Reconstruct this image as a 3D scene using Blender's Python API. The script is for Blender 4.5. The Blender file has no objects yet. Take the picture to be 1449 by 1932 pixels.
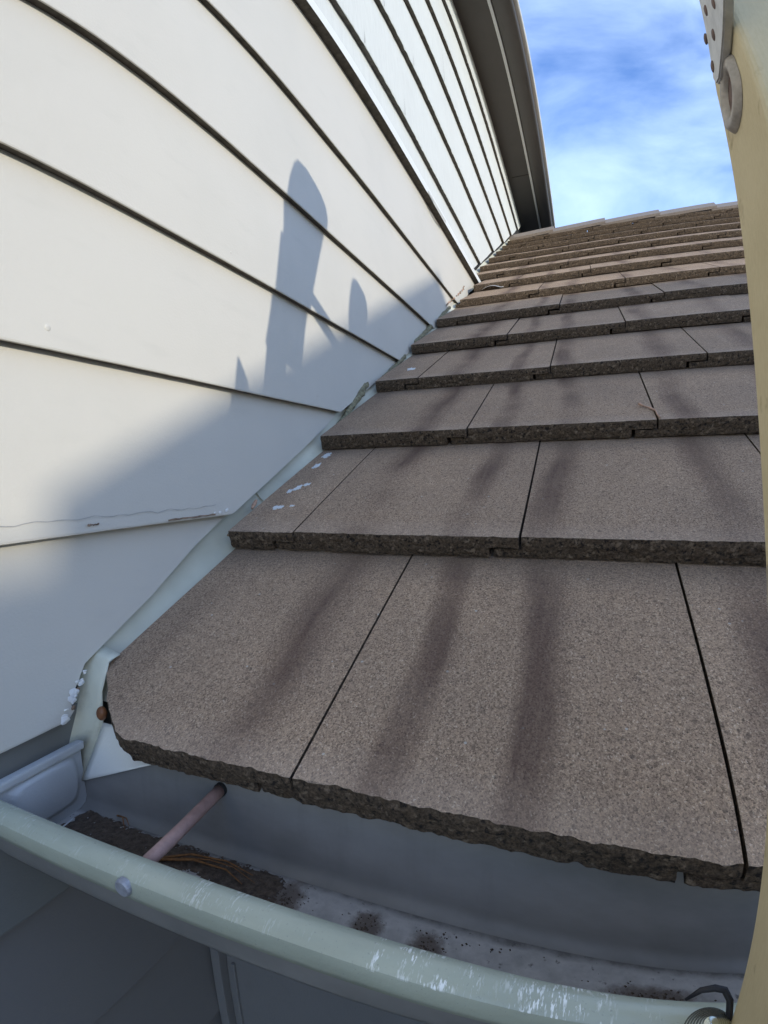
import bpy, bmesh, math, random
import numpy as np
from mathutils import Matrix, Vector, noise as mnoise

random.seed(7)
SC = bpy.context.scene
COL = SC.collection
RAD = math.radians

# ------------------------------------------------------------------ camera
cd = bpy.data.cameras.new('camera')
cam = bpy.data.objects.new('camera', cd)
COL.objects.link(cam)
SC.camera = cam
cd.type = 'PANO'                                   # wide phone lens with barrel distortion
cd.panorama_type = 'FISHEYE_LENS_POLYNOMIAL'
cd.sensor_fit = 'VERTICAL'
cd.sensor_height = 32.0
cd.sensor_width = 24.0
cd.fisheye_fov = RAD(170)
_f, _a, _b, _s = 974.63, -0.278658, 0.102372, 1449 / 24.0
_r = np.linspace(0, 20.5, 400)
_u = _r * _s / _f
_th = _u * (1 + _a * _u ** 2 + _b * _u ** 4)
_k = np.linalg.lstsq(np.stack([_r, _r ** 2, _r ** 3, _r ** 4], 1), _th, rcond=None)[0]
cd.fisheye_polynomial_k0 = 0.0
cd.fisheye_polynomial_k1, cd.fisheye_polynomial_k2, cd.fisheye_polynomial_k3, cd.fisheye_polynomial_k4 = [-float(q) for q in _k]
_R = ((0.93224682, 0.00723812, -0.36175058), (0.36110114, -0.08173465, 0.92893779), (-0.02284379, -0.99662784, -0.07881056))
_M = Matrix.Identity(4)
for _i in range(3):
    _M[_i][0], _M[_i][1], _M[_i][2] = _R[_i][0], -_R[_i][1], -_R[_i][2]
    _M[_i][3] = (0.49160, -0.33410, 0.24399)[_i]
cam.matrix_world = _M
cd.clip_start = 0.005
cd.clip_end = 2000

# ------------------------------------------------------------------ light
SUN_TRAVEL = Vector((-1.0, 0.65, -0.335)).normalized()
SUN_ELEV = math.asin(-SUN_TRAVEL.z)
SUN_AZ = math.atan2(-SUN_TRAVEL.x, -SUN_TRAVEL.y)   # clockwise from +y
sl = bpy.data.lights.new('sun', 'SUN')
sl.energy = 2.35
sl.angle = RAD(0.53)
sl.color = (1.0, 0.925, 0.79)
sun = bpy.data.objects.new('sun', sl)
COL.objects.link(sun)
sun.rotation_euler = SUN_TRAVEL.to_track_quat('-Z', 'Y').to_euler()

world = bpy.data.worlds.new('World')
SC.world = world
world.use_nodes = True
wn, wl = world.node_tree.nodes, world.node_tree.links
wn.clear()
w_out = wn.new('ShaderNodeOutputWorld')
w_bg = wn.new('ShaderNodeBackground')
w_bg.inputs['Strength'].default_value = 0.15
sky = wn.new('ShaderNodeTexSky')
sky.sky_type = 'NISHITA'
sky.sun_disc = False
sky.sun_elevation = SUN_ELEV
sky.sun_rotation = SUN_AZ
sky.ozone_density = 3.0
sky.air_density = 1.0
sky.dust_density = 0.6
w_tc = wn.new('ShaderNodeTexCoord')
w_map = wn.new('ShaderNodeMapping')
w_map.inputs['Scale'].default_value = (1.0, 1.0, 2.1)
w_map.inputs['Location'].default_value = (0.3, 0.1, 0.55)
w_n = wn.new('ShaderNodeTexNoise')
w_n.inputs['Scale'].default_value = 3.0
w_n.inputs['Detail'].default_value = 8.0
w_n.inputs['Roughness'].default_value = 0.54
w_n.inputs['Distortion'].default_value = 0.45
w_r = wn.new('ShaderNodeValToRGB')
w_r.color_ramp.elements[0].position = 0.32
w_r.color_ramp.elements[0].color = (0, 0, 0, 1)
w_r.color_ramp.elements[1].position = 0.70
w_r.color_ramp.elements[1].color = (0.8, 0.8, 0.8, 1)
w_mix = wn.new('ShaderNodeMix')
w_mix.data_type = 'RGBA'
w_mix.inputs['B'].default_value = (4.9, 6.5, 9.4, 1)
wl.new(w_tc.outputs['Generated'], w_map.inputs['Vector'])
wl.new(w_map.outputs['Vector'], w_n.inputs['Vector'])
wl.new(w_n.outputs['Fac'], w_r.inputs['Fac'])
wl.new(w_r.outputs['Color'], w_mix.inputs['Factor'])
w_hs = wn.new('ShaderNodeHueSaturation')
w_hs.inputs['Hue'].default_value = 0.515
w_hs.inputs['Saturation'].default_value = 1.2
w_hs.inputs['Value'].default_value = 1.75
wl.new(sky.outputs['Color'], w_hs.inputs['Color'])
wl.new(w_hs.outputs['Color'], w_mix.inputs['A'])
wl.new(w_mix.outputs['Result'], w_bg.inputs['Color'])
wl.new(w_bg.outputs['Background'], w_out.inputs['Surface'])

vs = SC.view_settings
vs.view_transform = 'Standard'
vs.look = 'None'
vs.exposure = 0.40
vs.gamma = 1.0
vs.use_curve_mapping = False

# ------------------------------------------------------------------ helpers
def mesh_obj(name, verts, faces, mat, parent=None, smooth=False, mats=None, midx=None):
    me = bpy.data.meshes.new(name)
    me.from_pydata([tuple(v) for v in verts], [], faces)
    for m in (mats or [mat]):
        me.materials.append(m)
    if midx is not None:
        me.polygons.foreach_set('material_index', midx)
    if smooth:
        me.polygons.foreach_set('use_smooth', [True] * len(me.polygons))
    me.update()
    o = bpy.data.objects.new(name, me)
    COL.objects.link(o)
    if parent is not None:
        o.parent = parent
    return o

def bm_obj(name, bm, mat, parent=None, smooth=False):
    me = bpy.data.meshes.new(name)
    bm.normal_update()
    bm.to_mesh(me)
    bm.free()
    me.materials.append(mat)
    if smooth:
        me.polygons.foreach_set('use_smooth', [True] * len(me.polygons))
    o = bpy.data.objects.new(name, me)
    COL.objects.link(o)
    if parent is not None:
        o.parent = parent
    return o

def thing(name, label, cat, loc=(0, 0, 0), rot=(0, 0, 0), group=None):
    o = bpy.data.objects.new(name, None)
    o.empty_display_size = 0.05
    COL.objects.link(o)
    o.location = loc
    o.rotation_euler = rot
    return tag(o, label, cat, group)

def tag(o, label, cat, group=None):
    o['label'] = label
    o['category'] = cat
    if group:
        o['group'] = group
    return o

def bm_box(bm, lo, hi, bevel=0.0, mat=None):
    r = bmesh.ops.create_cube(bm, size=1.0)
    vsx = r['verts']
    for v in vsx:
        v.co = Vector([lo[i] + (v.co[i] + 0.5) * (hi[i] - lo[i]) for i in range(3)])
    if bevel > 0:
        es = list({e for v in vsx for e in v.link_edges})
        bmesh.ops.bevel(bm, geom=es, offset=bevel, segments=2, affect='EDGES', profile=0.6)
    return vsx

def tube(bm, pts, r, seg=10, cap=True, rads=None):
    pts = [Vector(p) for p in pts]
    rings = []
    prev = None
    for i, p in enumerate(pts):
        t = (pts[min(i + 1, len(pts) - 1)] - pts[max(i - 1, 0)]).normalized()
        ref = Vector((0, 0, 1)) if abs(t.z) < 0.9 else Vector((1, 0, 0))
        a = t.cross(ref).normalized() if prev is None else (prev - t * prev.dot(t)).normalized()
        prev = a
        b = t.cross(a)
        rr = rads[i] if rads else r
        rings.append([bm.verts.new(p + (a * math.cos(2 * math.pi * k / seg) + b * math.sin(2 * math.pi * k / seg)) * rr) for k in range(seg)])
    for i in range(len(rings) - 1):
        for k in range(seg):
            bm.faces.new((rings[i][k], rings[i][(k + 1) % seg], rings[i + 1][(k + 1) % seg], rings[i + 1][k]))
    if cap:
        bm.faces.new(rings[0][::-1])
        bm.faces.new(rings[-1])

def fbm(x, y, z, oc=3):
    return mnoise.fractal(Vector((x, y, z)), 1.0, 2.0, oc)

def lerp(a, b, t):
    return a + (b - a) * t

def interp(x, xs, ys):
    return float(np.interp(x, xs, ys))

# ------------------------------------------------------------------ materials
class NT:
    def __init__(self, name):
        self.m = bpy.data.materials.new(name)
        self.m.use_nodes = True
        self.n, self.l = self.m.node_tree.nodes, self.m.node_tree.links
        self.b = self.n['Principled BSDF']
    def new(self, t, **kw):
        q = self.n.new(t)
        for k, v in kw.items():
            if k in q.inputs.keys():
                q.inputs[k].default_value = v
            else:
                setattr(q, k, v)
        return q
    def noise(self, vec, scale, detail=4.0, rough=0.55, dist=0.0):
        q = self.new('ShaderNodeTexNoise', Scale=scale, Detail=detail, Roughness=rough, Distortion=dist)
        if vec is not None:
            self.l.new(vec, q.inputs['Vector'])
        return q.outputs['Fac']
    def mapping(self, vec, scale=(1, 1, 1), loc=(0, 0, 0), rot=(0, 0, 0)):
        q = self.new('ShaderNodeMapping', Scale=scale, Location=loc, Rotation=rot)
        self.l.new(vec, q.inputs['Vector'])
        return q.outputs['Vector']
    def ramp(self, fac, stops):
        q = self.new('ShaderNodeValToRGB')
        e = q.color_ramp.elements
        while len(e) < len(stops):
            e.new(0.5)
        for i, (p, c) in enumerate(stops):
            e[i].position = p
            e[i].color = (c, c, c, 1) if isinstance(c, (int, float)) else (*c, 1)
        self.l.new(fac, q.inputs['Fac'])
        return q.outputs['Color']
    def mix(self, fac, a, b, blend='MIX'):
        q = self.new('ShaderNodeMix', data_type='RGBA', blend_type=blend)
        for s, v in (('Factor', fac), ('A', a), ('B', b)):
            if isinstance(v, bpy.types.NodeSocket):
                self.l.new(v, q.inputs[s])
            elif s == 'Factor':
                q.inputs[s].default_value = v
            else:
                q.inputs[s].default_value = (*v, 1)
        return q.outputs['Result']
    def math(self, op, a, b=0.0, clamp=False):
        q = self.new('ShaderNodeMath', operation=op, use_clamp=clamp)
        for i, v in enumerate((a, b)):
            if isinstance(v, bpy.types.NodeSocket):
                self.l.new(v, q.inputs[i])
            else:
                q.inputs[i].default_value = v
        return q.outputs[0]
    def coord(self, kind='Object', obj=None):
        q = self.new('ShaderNodeTexCoord')
        if obj is not None:
            q.object = obj
        return q.outputs[kind]
    def bump(self, h, dist, strength=1.0, prev=None):
        q = self.new('ShaderNodeBump', Distance=dist, Strength=strength)
        self.l.new(h, q.inputs['Height'])
        if prev is not None:
            self.l.new(prev, q.inputs['Normal'])
        return q.outputs['Normal']
    def done(self, col=None, rough=0.6, metal=0.0, normal=None, spec=0.5):
        def put(s, v):
            if v is None:
                return
            if isinstance(v, bpy.types.NodeSocket):
                self.l.new(v, self.b.inputs[s])
            else:
                self.b.inputs[s].default_value = (*v, 1) if isinstance(v, tuple) else v
        put('Base Color', col)
        put('Roughness', rough)
        put('Metallic', metal)
        put('Specular IOR Level', spec)
        if normal is not None:
            self.l.new(normal, self.b.inputs['Normal'])
        return self.m

PITCH = 0.477833
CP, SP = math.cos(PITCH), math.sin(PITCH)
def roof_pt(x, s, n=0.0):
    return Vector((x, s * CP - n * SP, s * SP + n * CP))

roof = thing('tiled_roof', 'brown flat concrete tile roof climbing beside the pale siding wall', 'roof', (0, 0, 0), (PITCH, 0, 0))

def mat_tile():
    t = NT('tile_top')
    c = t.coord('Object', roof)
    oi = t.new('ShaderNodeObjectInfo').outputs['Random']
    # aggregate grain
    g1 = t.noise(c, 760.0, 3.0, 0.75)
    g2 = t.noise(t.mapping(c, loc=(3.1, 1.7, 0.4)), 430.0, 2.0, 0.6)
    va = t.new('ShaderNodeTexVoronoi', Scale=720.0)
    t.l.new(t.mapping(c, scale=(1.0, 0.8, 1.0)), va.inputs['Vector'])
    vb = t.new('ShaderNodeTexVoronoi', Scale=1350.0)
    t.l.new(c, vb.inputs['Vector'])
    ra_ = t.new('ShaderNodeTexWhiteNoise')
    t.l.new(va.outputs['Position'], ra_.inputs['Vector'])
    rb_ = t.new('ShaderNodeTexWhiteNoise')
    t.l.new(vb.outputs['Position'], rb_.inputs['Vector'])
    gr = t.math('ADD', t.math('MULTIPLY', ra_.outputs['Value'], 0.55), t.math('MULTIPLY', rb_.outputs['Value'], 0.45))
    base = t.ramp(gr, [(0.05, (0.135, 0.092, 0.060)), (0.35, (0.345, 0.242, 0.162)), (0.62, (0.485, 0.346, 0.232)), (0.82, (0.62, 0.43, 0.272)), (0.95, (0.74, 0.61, 0.46))])
    warm = t.ramp(g2, [(0.57, 0.0), (0.68, 1.0)])
    base = t.mix(t.math('MULTIPLY', warm, 0.22), base, (0.62, 0.43, 0.29))
    vo = t.new('ShaderNodeTexVoronoi', Scale=190.0)
    t.l.new(c, vo.inputs['Vector'])
    wn1 = t.new('ShaderNodeTexWhiteNoise')
    t.l.new(vo.outputs['Position'], wn1.inputs['Vector'])
    white = t.math('MULTIPLY', t.math('GREATER_THAN', wn1.outputs['Value'], 0.993), t.math('LESS_THAN', vo.outputs['Distance'], 0.28))
    base = t.mix(t.math('MULTIPLY', white, 0.8), base, (0.62, 0.58, 0.50))
    dark = t.math('MULTIPLY', t.math('LESS_THAN', wn1.outputs['Value'], 0.05), t.math('LESS_THAN', vo.outputs['Distance'], 0.42))
    base = t.mix(t.math('MULTIPLY', dark, 0.35), base, (0.04, 0.032, 0.03))
    sy0 = t.new('ShaderNodeSeparateXYZ')
    t.l.new(c, sy0.inputs[0])
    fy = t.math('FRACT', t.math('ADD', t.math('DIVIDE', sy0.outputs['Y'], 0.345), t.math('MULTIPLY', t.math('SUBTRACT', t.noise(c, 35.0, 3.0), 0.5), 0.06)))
    worn = t.ramp(fy, [(0.0, 0.26), (0.05, 0.18), (0.13, 0.0), (0.92, 0.0)])
    base = t.mix(worn, base, (0.58, 0.465, 0.375))
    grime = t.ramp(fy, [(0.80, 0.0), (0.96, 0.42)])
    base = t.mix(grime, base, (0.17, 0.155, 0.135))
    # run-down stains: streaks at given widths across the roof, wobbling with the slope
    sx = t.new('ShaderNodeSeparateXYZ')
    t.l.new(c, sx.inputs[0])
    wob = t.noise(t.mapping(c, scale=(2.0, 1.5, 0.0)), 1.3, 2.0)
    fr = t.noise(t.mapping(c, scale=(30.0, 3.0, 0.0)), 2.0, 3.0)
    xx = t.math('ADD', sx.outputs['X'], t.math('MULTIPLY', t.math('SUBTRACT', wob, 0.5), 0.10))
    xx = t.math('ADD', xx, t.math('MULTIPLY', t.math('SUBTRACT', fr, 0.5), 0.020))
    per = t.math('DIVIDE', xx, 1.3)
    S = [(0.0, 0.15), (0.018, 0.3), (0.04, 0.0), (0.118, 0.0), (0.138, 0.6), (0.152, 1.0), (0.168, 0.45), (0.184, 0.0), (0.246, 0.0),
         (0.259, 0.85), (0.270, 0.95), (0.286, 0.05), (0.328, 0.05), (0.342, 0.95), (0.356, 0.85), (0.374, 0.0), (0.478, 0.0), (0.498, 0.8), (0.510, 0.8),
         (0.530, 0.0), (0.61, 0.0), (0.64, 0.7), (0.66, 0.0), (0.75, 0.0), (0.775, 0.7), (0.80, 0.0), (0.90, 0.0), (0.925, 0.6), (0.95, 0.0)]
    st = t.ramp(per, S)
    lo = t.ramp(t.noise(t.mapping(c, scale=(1.6, 2.2, 0.0), loc=(4.0, 0.3, 0)), 2.2, 2.0), [(0.33, 0.25), (0.6, 1.0)])
    st = t.math('MULTIPLY', st, lo)
    fs = t.ramp(t.noise(t.mapping(c, scale=(90.0, 5.0, 0.0)), 2.0, 3.0), [(0.3, 0.82), (0.6, 1.0)])
    st = t.math('MULTIPLY', st, fs)
    base = t.mix(t.math('MULTIPLY', st, 0.84), base, (0.105, 0.060, 0.044))
    bl = t.noise(t.mapping(c, scale=(1, 1, 0)), 6.0, 5.0)
    base = t.mix(t.ramp(bl, [(0.35, 0.22), (0.7, 0.0)]), base, (0.12, 0.098, 0.084))
    hs = t.new('ShaderNodeHueSaturation', Saturation=1.0)
    t.l.new(t.math('ADD', 0.90, t.math('MULTIPLY', oi, 0.2)), hs.inputs['Value'])
    t.l.new(base, hs.inputs['Color'])
    h = t.math('ADD', t.math('ADD', t.math('MULTIPLY', g1, 0.6), t.math('MULTIPLY', gr, 0.8)), t.math('MULTIPLY', t.noise(c, 110.0, 3.0), 0.7))
    nb = t.bump(h, 0.0022, 0.75)
    return t.done(hs.outputs['Color'], 0.92, 0, nb, 0.25)

def mat_tile_edge():
    t = NT('tile_broken_edge')
    c = t.coord('Object', roof)
    g1 = t.noise(c, 330.0, 4.0, 0.7)
    base = t.mix(t.ramp(g1, [(0.3, 0.0), (0.7, 1.0)]), (0.036, 0.028, 0.021), (0.185, 0.134, 0.090))
    g3 = t.noise(t.mapping(c, loc=(9, 2, 5)), 140.0, 3.0)
    base = t.mix(t.ramp(g3, [(0.57, 0.0), (0.68, 0.7)]), base, (0.30, 0.23, 0.16))
    pits = t.ramp(t.noise(c, 170.0, 4.0, 0.65), [(0.36, 0.0), (0.46, 1.0)])
    base = t.mix(pits, (0.03, 0.025, 0.021), base)
    h = t.math('ADD', t.noise(c, 160.0, 5.0, 0.7), t.math('MULTIPLY', g1, 0.4))
    return t.done(base, 0.95, 0, t.bump(h, 0.006, 0.9), 0.2)

def mat_paint(name, col, dirt=(0.5, 0.47, 0.40), amount=0.18, grain=330.0, bump=0.00035, rough=0.55, vertical=False):
    t = NT(name)
    c = t.coord('Object')
    n1 = t.noise(c, 3.2, 5.0, 0.6)
    k = t.mix(t.ramp(n1, [(0.42, 0.0), (0.75, amount)]), col, dirt)
    n2 = t.noise(t.mapping(c, scale=(1, 0.25, 1) if not vertical else (1, 1, 0.12)), 38.0, 4.0)
    k = t.mix(t.ramp(n2, [(0.58, 0.0), (0.8, amount * 0.8)]), k, dirt)
    sp = t.noise(c, 520.0, 2.0, 0.5)
    k = t.mix(t.ramp(sp, [(0.70, 0.0), (0.78, 0.35)]), k, dirt)
    hg = t.math('ADD', t.noise(c, grain, 3.0, 0.6), t.math('MULTIPLY', t.noise(c, 9.0, 3.0), 2.5))
    return t.done(k, rough, 0, t.bump(hg, bump, 0.8), 0.35)

def mat_rough_board():
    t = NT('rough_sawn_paint')
    c = t.coord('Object')
    v = t.mapping(c, scale=(1, 1.0, 0.10))
    g = t.noise(v, 120.0, 4.0, 0.65)
    k = t.mix(t.ramp(g, [(0.35, 0.25), (0.6, 0.0)]), (0.62, 0.64, 0.605), (0.45, 0.46, 0.43))
    n1 = t.noise(c, 2.2, 4.0)
    k = t.mix(t.ramp(n1, [(0.45, 0.0), (0.8, 0.25)]), k, (0.50, 0.50, 0.47))
    return t.done(k, 0.75, 0, t.bump(g, 0.0016, 0.8), 0.2)

def mat_gutter_outer():
    t = NT('chalky_green_gutter_paint')
    c = t.coord('Object')
    n1 = t.noise(t.mapping(c, scale=(0.3, 1, 1)), 26.0, 4.0)
    k = t.mix(t.ramp(n1, [(0.35, 0.0), (0.7, 1.0)]), (0.36, 0.385, 0.30), (0.46, 0.49, 0.385))
    # glossy glints painted white along the bead, with some scuffing, in clusters
    cl = t.ramp(t.noise(t.mapping(c, scale=(1, 0.2, 0.2), loc=(0.37, 0, 0)), 13.0, 3.0), [(0.47, 0.0), (0.56, 1.0)])
    fine = t.ramp(t.noise(t.mapping(c, scale=(5.0, 0.9, 0.9)), 95.0, 3.0, 0.75), [(0.53, 0.0), (0.58, 1.0)])
    edge = t.ramp(t.noise(c, 60.0, 3.0), [(0.45, 0.0), (0.58, 1.0)])
    sy = t.new('ShaderNodeSeparateXYZ')
    t.l.new(t.coord('Object'), sy.inputs[0])
    top = t.math('GREATER_THAN', sy.outputs['Z'], -0.0530)
    rgt = t.ramp(sy.outputs['X'], [(0.22, 0.25), (0.32, 1.0)])
    cl = t.math('MULTIPLY', cl, rgt)
    sc_ = t.math('MULTIPLY', t.math('MULTIPLY', cl, fine), t.math('MULTIPLY', edge, top))
    k = t.mix(sc_, k, (0.88, 0.90, 0.84))
    g = t.noise(c, 500.0, 2.0)
    dk = t.ramp(g, [(0.66, 0.0), (0.74, 0.5)])
    k = t.mix(dk, k, (0.25, 0.27, 0.25))
    return t.done(k, 0.22, 0.0, t.bump(t.noise(c, 160.0, 3.0), 0.0005, 0.6), 0.6)

def mat_gutter_inner():
    t = NT('weathered_metal_shaded_shell')
    c = t.coord('Object')
    n1 = t.noise(t.mapping(c, scale=(0.5, 1, 1)), 16.0, 5.0, 0.6)
    k = t.mix(t.ramp(n1, [(0.3, 0.0), (0.72, 1.0)]), (0.19, 0.185, 0.17), (0.30, 0.29, 0.27))
    s2 = t.noise(t.mapping(c, scale=(1, 1, 0.15)), 45.0, 4.0)
    k = t.mix(t.ramp(s2, [(0.55, 0.0), (0.75, 0.4)]), k, (0.19, 0.185, 0.175))
    return t.done(k, 0.5, 0.1, t.bump(n1, 0.0006, 0.6), 0.4)

def mat_gutter_floor():
    t = NT('dirty_gutter_floor')
    c = t.coord('Object')
    n1 = t.noise(c, 55.0, 5.0, 0.65)
    k = t.mix(t.ramp(n1, [(0.35, 0.0), (0.7, 1.0)]), (0.43, 0.42, 0.40), (0.63, 0.61, 0.58))
    n2 = t.noise(c, 150.0, 3.0, 0.6)
    k = t.mix(t.ramp(n2, [(0.63, 0.0), (0.72, 0.7)]), k, (0.09, 0.08, 0.07))
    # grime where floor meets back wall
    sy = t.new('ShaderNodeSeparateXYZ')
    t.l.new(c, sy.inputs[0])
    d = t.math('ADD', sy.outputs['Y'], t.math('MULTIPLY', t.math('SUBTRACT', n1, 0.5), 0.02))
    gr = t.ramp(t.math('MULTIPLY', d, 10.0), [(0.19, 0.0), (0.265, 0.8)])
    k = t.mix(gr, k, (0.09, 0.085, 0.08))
    dw = t.math('MULTIPLY', t.math('SUBTRACT', t.noise(c, 130.0, 4.0, 0.7), 0.5), 1.5)
    for (ex, ey, rx, ry) in ((0.337, 0.000, 0.016, 0.020), (0.388, -0.003, 0.017, 0.020), (0.552, -0.004, 0.040, 0.014), (0.262, 0.000, 0.020, 0.030)):
        dx = t.math('DIVIDE', t.math('SUBTRACT', sy.outputs['X'], ex), rx)
        dy = t.math('DIVIDE', t.math('SUBTRACT', sy.outputs['Y'], ey), ry)
        d2 = t.math('ADD', t.math('ADD', t.math('MULTIPLY', dx, dx), t.math('MULTIPLY', dy, dy)), dw)
        k = t.mix(t.ramp(d2, [(0.25, 0.82), (1.0, 0.0)]), k, (0.115, 0.082, 0.060))
    return t.done(k, 0.6, 0.1, t.bump(n1, 0.0006, 0.6), 0.4)

def mat_dirt():
    t = NT('damp_leaf_dirt')
    c = t.coord('Object')
    n1 = t.noise(c, 160.0, 5.0, 0.7)
    k = t.mix(t.ramp(n1, [(0.3, 0.0), (0.72, 1.0)]), (0.065, 0.050, 0.038), (0.20, 0.155, 0.118))
    n2 = t.noise(t.mapping(c, scale=(1, 3, 1), rot=(0, 0, 0.7)), 300.0, 2.0)
    k = t.mix(t.ramp(n2, [(0.66, 0.0), (0.72, 0.7)]), k, (0.17, 0.11, 0.06))
    return t.done(k, 0.95, 0, t.bump(n1, 0.004, 1.0), 0.2)

def mat_simple(name, col, rough=0.6, metal=0.0, var=0.2, scale=40.0, bump=0.0004, spec=0.4):
    t = NT(name)
    c = t.coord('Object')
    n1 = t.noise(c, scale, 4.0, 0.6)
    dk = tuple(q * (1 - var) for q in col)
    lt = tuple(min(1, q * (1 + var)) for q in col)
    k = t.mix(t.ramp(n1, [(0.3, 0.0), (0.7, 1.0)]), dk, lt)
    return t.done(k, rough, metal, t.bump(n1, bump, 0.7), spec)

def mat_fibreglass():
    t = NT('yellow_fibreglass')
    c = t.coord('Object')
    v = t.mapping(c, scale=(1, 1, 0.3))
    n1 = t.noise(v, 500.0, 3.0, 0.6)
    k = t.mix(t.ramp(n1, [(0.3, 0.0), (0.7, 1.0)]), (0.68, 0.57, 0.35), (0.74, 0.63, 0.40))
    n2 = t.noise(t.mapping(c, loc=(2, 4, 1)), 30.0, 4.0)
    k = t.mix(t.ramp(n2, [(0.62, 0.0), (0.70, 0.6)]), k, (0.30, 0.22, 0.11))
    n3 = t.noise(t.mapping(c, loc=(5, 1, 1)), 9.0, 3.0)
    k = t.mix(t.ramp(n3, [(0.4, 0.0), (0.8, 0.35)]), k, (0.40, 0.30, 0.14))
    return t.done(k, 0.75, 0, t.bump(t.noise(c, 700.0, 2.0), 0.0003, 0.6), 0.2)

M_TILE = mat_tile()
M_EDGE = mat_tile_edge()
M_SIDING = mat_paint('cream_siding_paint', (0.59, 0.565, 0.495), dirt=(0.47, 0.46, 0.40), amount=0.30)
M_UPPER = mat_rough_board()
M_BAND = mat_paint('white_band_paint', (0.72, 0.74, 0.71), dirt=(0.55, 0.55, 0.53), amount=0.2)
M_UNDER = mat_simple('shade_dark_underside', (0.085, 0.075, 0.062), 0.9, 0, 0.4, 60.0)  # dark colour stands for the shade under board lips and band
M_DARKWALL = mat_paint('shade_dark_lower_wall', (0.20, 0.195, 0.185), dirt=(0.14, 0.135, 0.13), amount=0.3)  # shade below the eave put into the wall colour
M_OLIVE = mat_paint('shade_dark_lap_board', (0.19, 0.195, 0.18), dirt=(0.13, 0.13, 0.12), amount=0.3)  # board darkened in colour for the shade under the lap above
M_BLACK = mat_simple('tar_paper', (0.025, 0.024, 0.023), 0.95)
M_GOUT = mat_gutter_outer()
M_GIN = mat_gutter_inner()
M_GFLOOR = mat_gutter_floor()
M_CAP = mat_paint('bluish_end_cap_paint', (0.46, 0.485, 0.49), dirt=(0.32, 0.34, 0.36), amount=0.4, rough=0.45)
M_DIRT = mat_dirt()
M_FLASH = mat_paint('pale_green_flashing_paint', (0.62, 0.62, 0.50), dirt=(0.33, 0.33, 0.26), amount=0.75, grain=120.0, rough=0.42)
M_KICK = mat_paint('white_flashing_paint', (0.86, 0.85, 0.77), dirt=(0.62, 0.61, 0.54), amount=0.25, rough=0.45)
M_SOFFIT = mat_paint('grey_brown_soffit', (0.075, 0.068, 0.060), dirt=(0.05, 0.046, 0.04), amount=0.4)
M_TRIM = mat_paint('light_trim_paint', (0.60, 0.61, 0.58), dirt=(0.45, 0.45, 0.43), amount=0.3)
M_FERRULE = mat_simple('pinkish_oxidised_tube', (0.36, 0.235, 0.205), 0.65, 0.1, 0.22, 90.0)
M_SPIKE = mat_simple('painted_spike_head', (0.33, 0.34, 0.37), 0.5, 0.2, 0.2, 200.0)
M_FIBRE = mat_fibreglass()
M_ALU = mat_simple('dull_aluminium', (0.56, 0.55, 0.53), 0.45, 0.55, 0.15, 90.0)
M_FLANGE = mat_simple('tarnished_flange', (0.42, 0.375, 0.32), 0.5, 0.3, 0.2, 160.0)
M_RIVET = mat_simple('brown_rivet', (0.15, 0.095, 0.075), 0.6, 0.2, 0.3, 200.0)
M_RUBBER = mat_simple('black_rubber', (0.018, 0.018, 0.022), 0.45, 0, 0.2)
M_CHROME = mat_simple('bright_ribbed_metal', (0.62, 0.66, 0.58), 0.2, 0.9, 0.1)
M_NEEDLE = mat_simple('dry_pine_needle', (0.23, 0.105, 0.035), 0.6, 0, 0.35, 220.0)
M_TWIG = mat_simple('dry_twig', (0.42, 0.27, 0.19), 0.8, 0, 0.35, 200.0)
M_SEED = mat_simple('brown_seed', (0.21, 0.085, 0.035), 0.45, 0, 0.3, 90.0)
M_SPOT = mat_simple('white_paint_drip', (0.66, 0.68, 0.68), 0.5, 0, 0.08, 120.0)
M_MORTAR = mat_simple('mossy_mortar', (0.20, 0.185, 0.115), 0.95, 0, 0.5, 130.0, 0.003)
M_CRACK = mat_simple('dark_crack', (0.10, 0.085, 0.07), 0.9, 0, 0.3, 200.0)
M_HAIRLINE = mat_simple('paint_crack_line', (0.40, 0.385, 0.36), 0.9, 0, 0.3, 90.0)
M_WOOD = mat_simple('bare_weathered_wood', (0.24, 0.17, 0.12), 0.9, 0, 0.5, 90.0, 0.002)
M_RIDGE = mat_simple('grey_ridge_tile', (0.25, 0.21, 0.175), 0.85, 0, 0.25, 220.0, 0.002)
M_GROUND = mat_simple('dry_lawn', (0.045, 0.043, 0.036), 0.95, 0, 0.4, 3.0, 0.02)
M_NWALL = mat_simple('shade_caster_stucco', (0.42, 0.39, 0.34), 0.9, 0, 0.1, 8.0)
M_NROOF = mat_simple('dark_roofing', (0.12, 0.095, 0.08), 0.9, 0, 0.3, 25.0)
M_GLASS = mat_simple('dark_window', (0.03, 0.035, 0.04), 0.1, 0, 0.1, 2.0)

# ------------------------------------------------------------------ ground
gm = mesh_obj('ground', [(-400, -400, -3.1), (400, -400, -3.1), (400, 400, -3.1), (-400, 400, -3.1)], [(0, 1, 2, 3)], M_GROUND)
gm['kind'] = 'structure'

# ------------------------------------------------------------------ roof tiles
GAUGE, TW, TT, TL = 0.345, 0.31776, 0.0290, 0.405
DROP = math.atan(0.0315 / GAUGE)
LAP, GAP = 0.036, 0.0030

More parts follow.
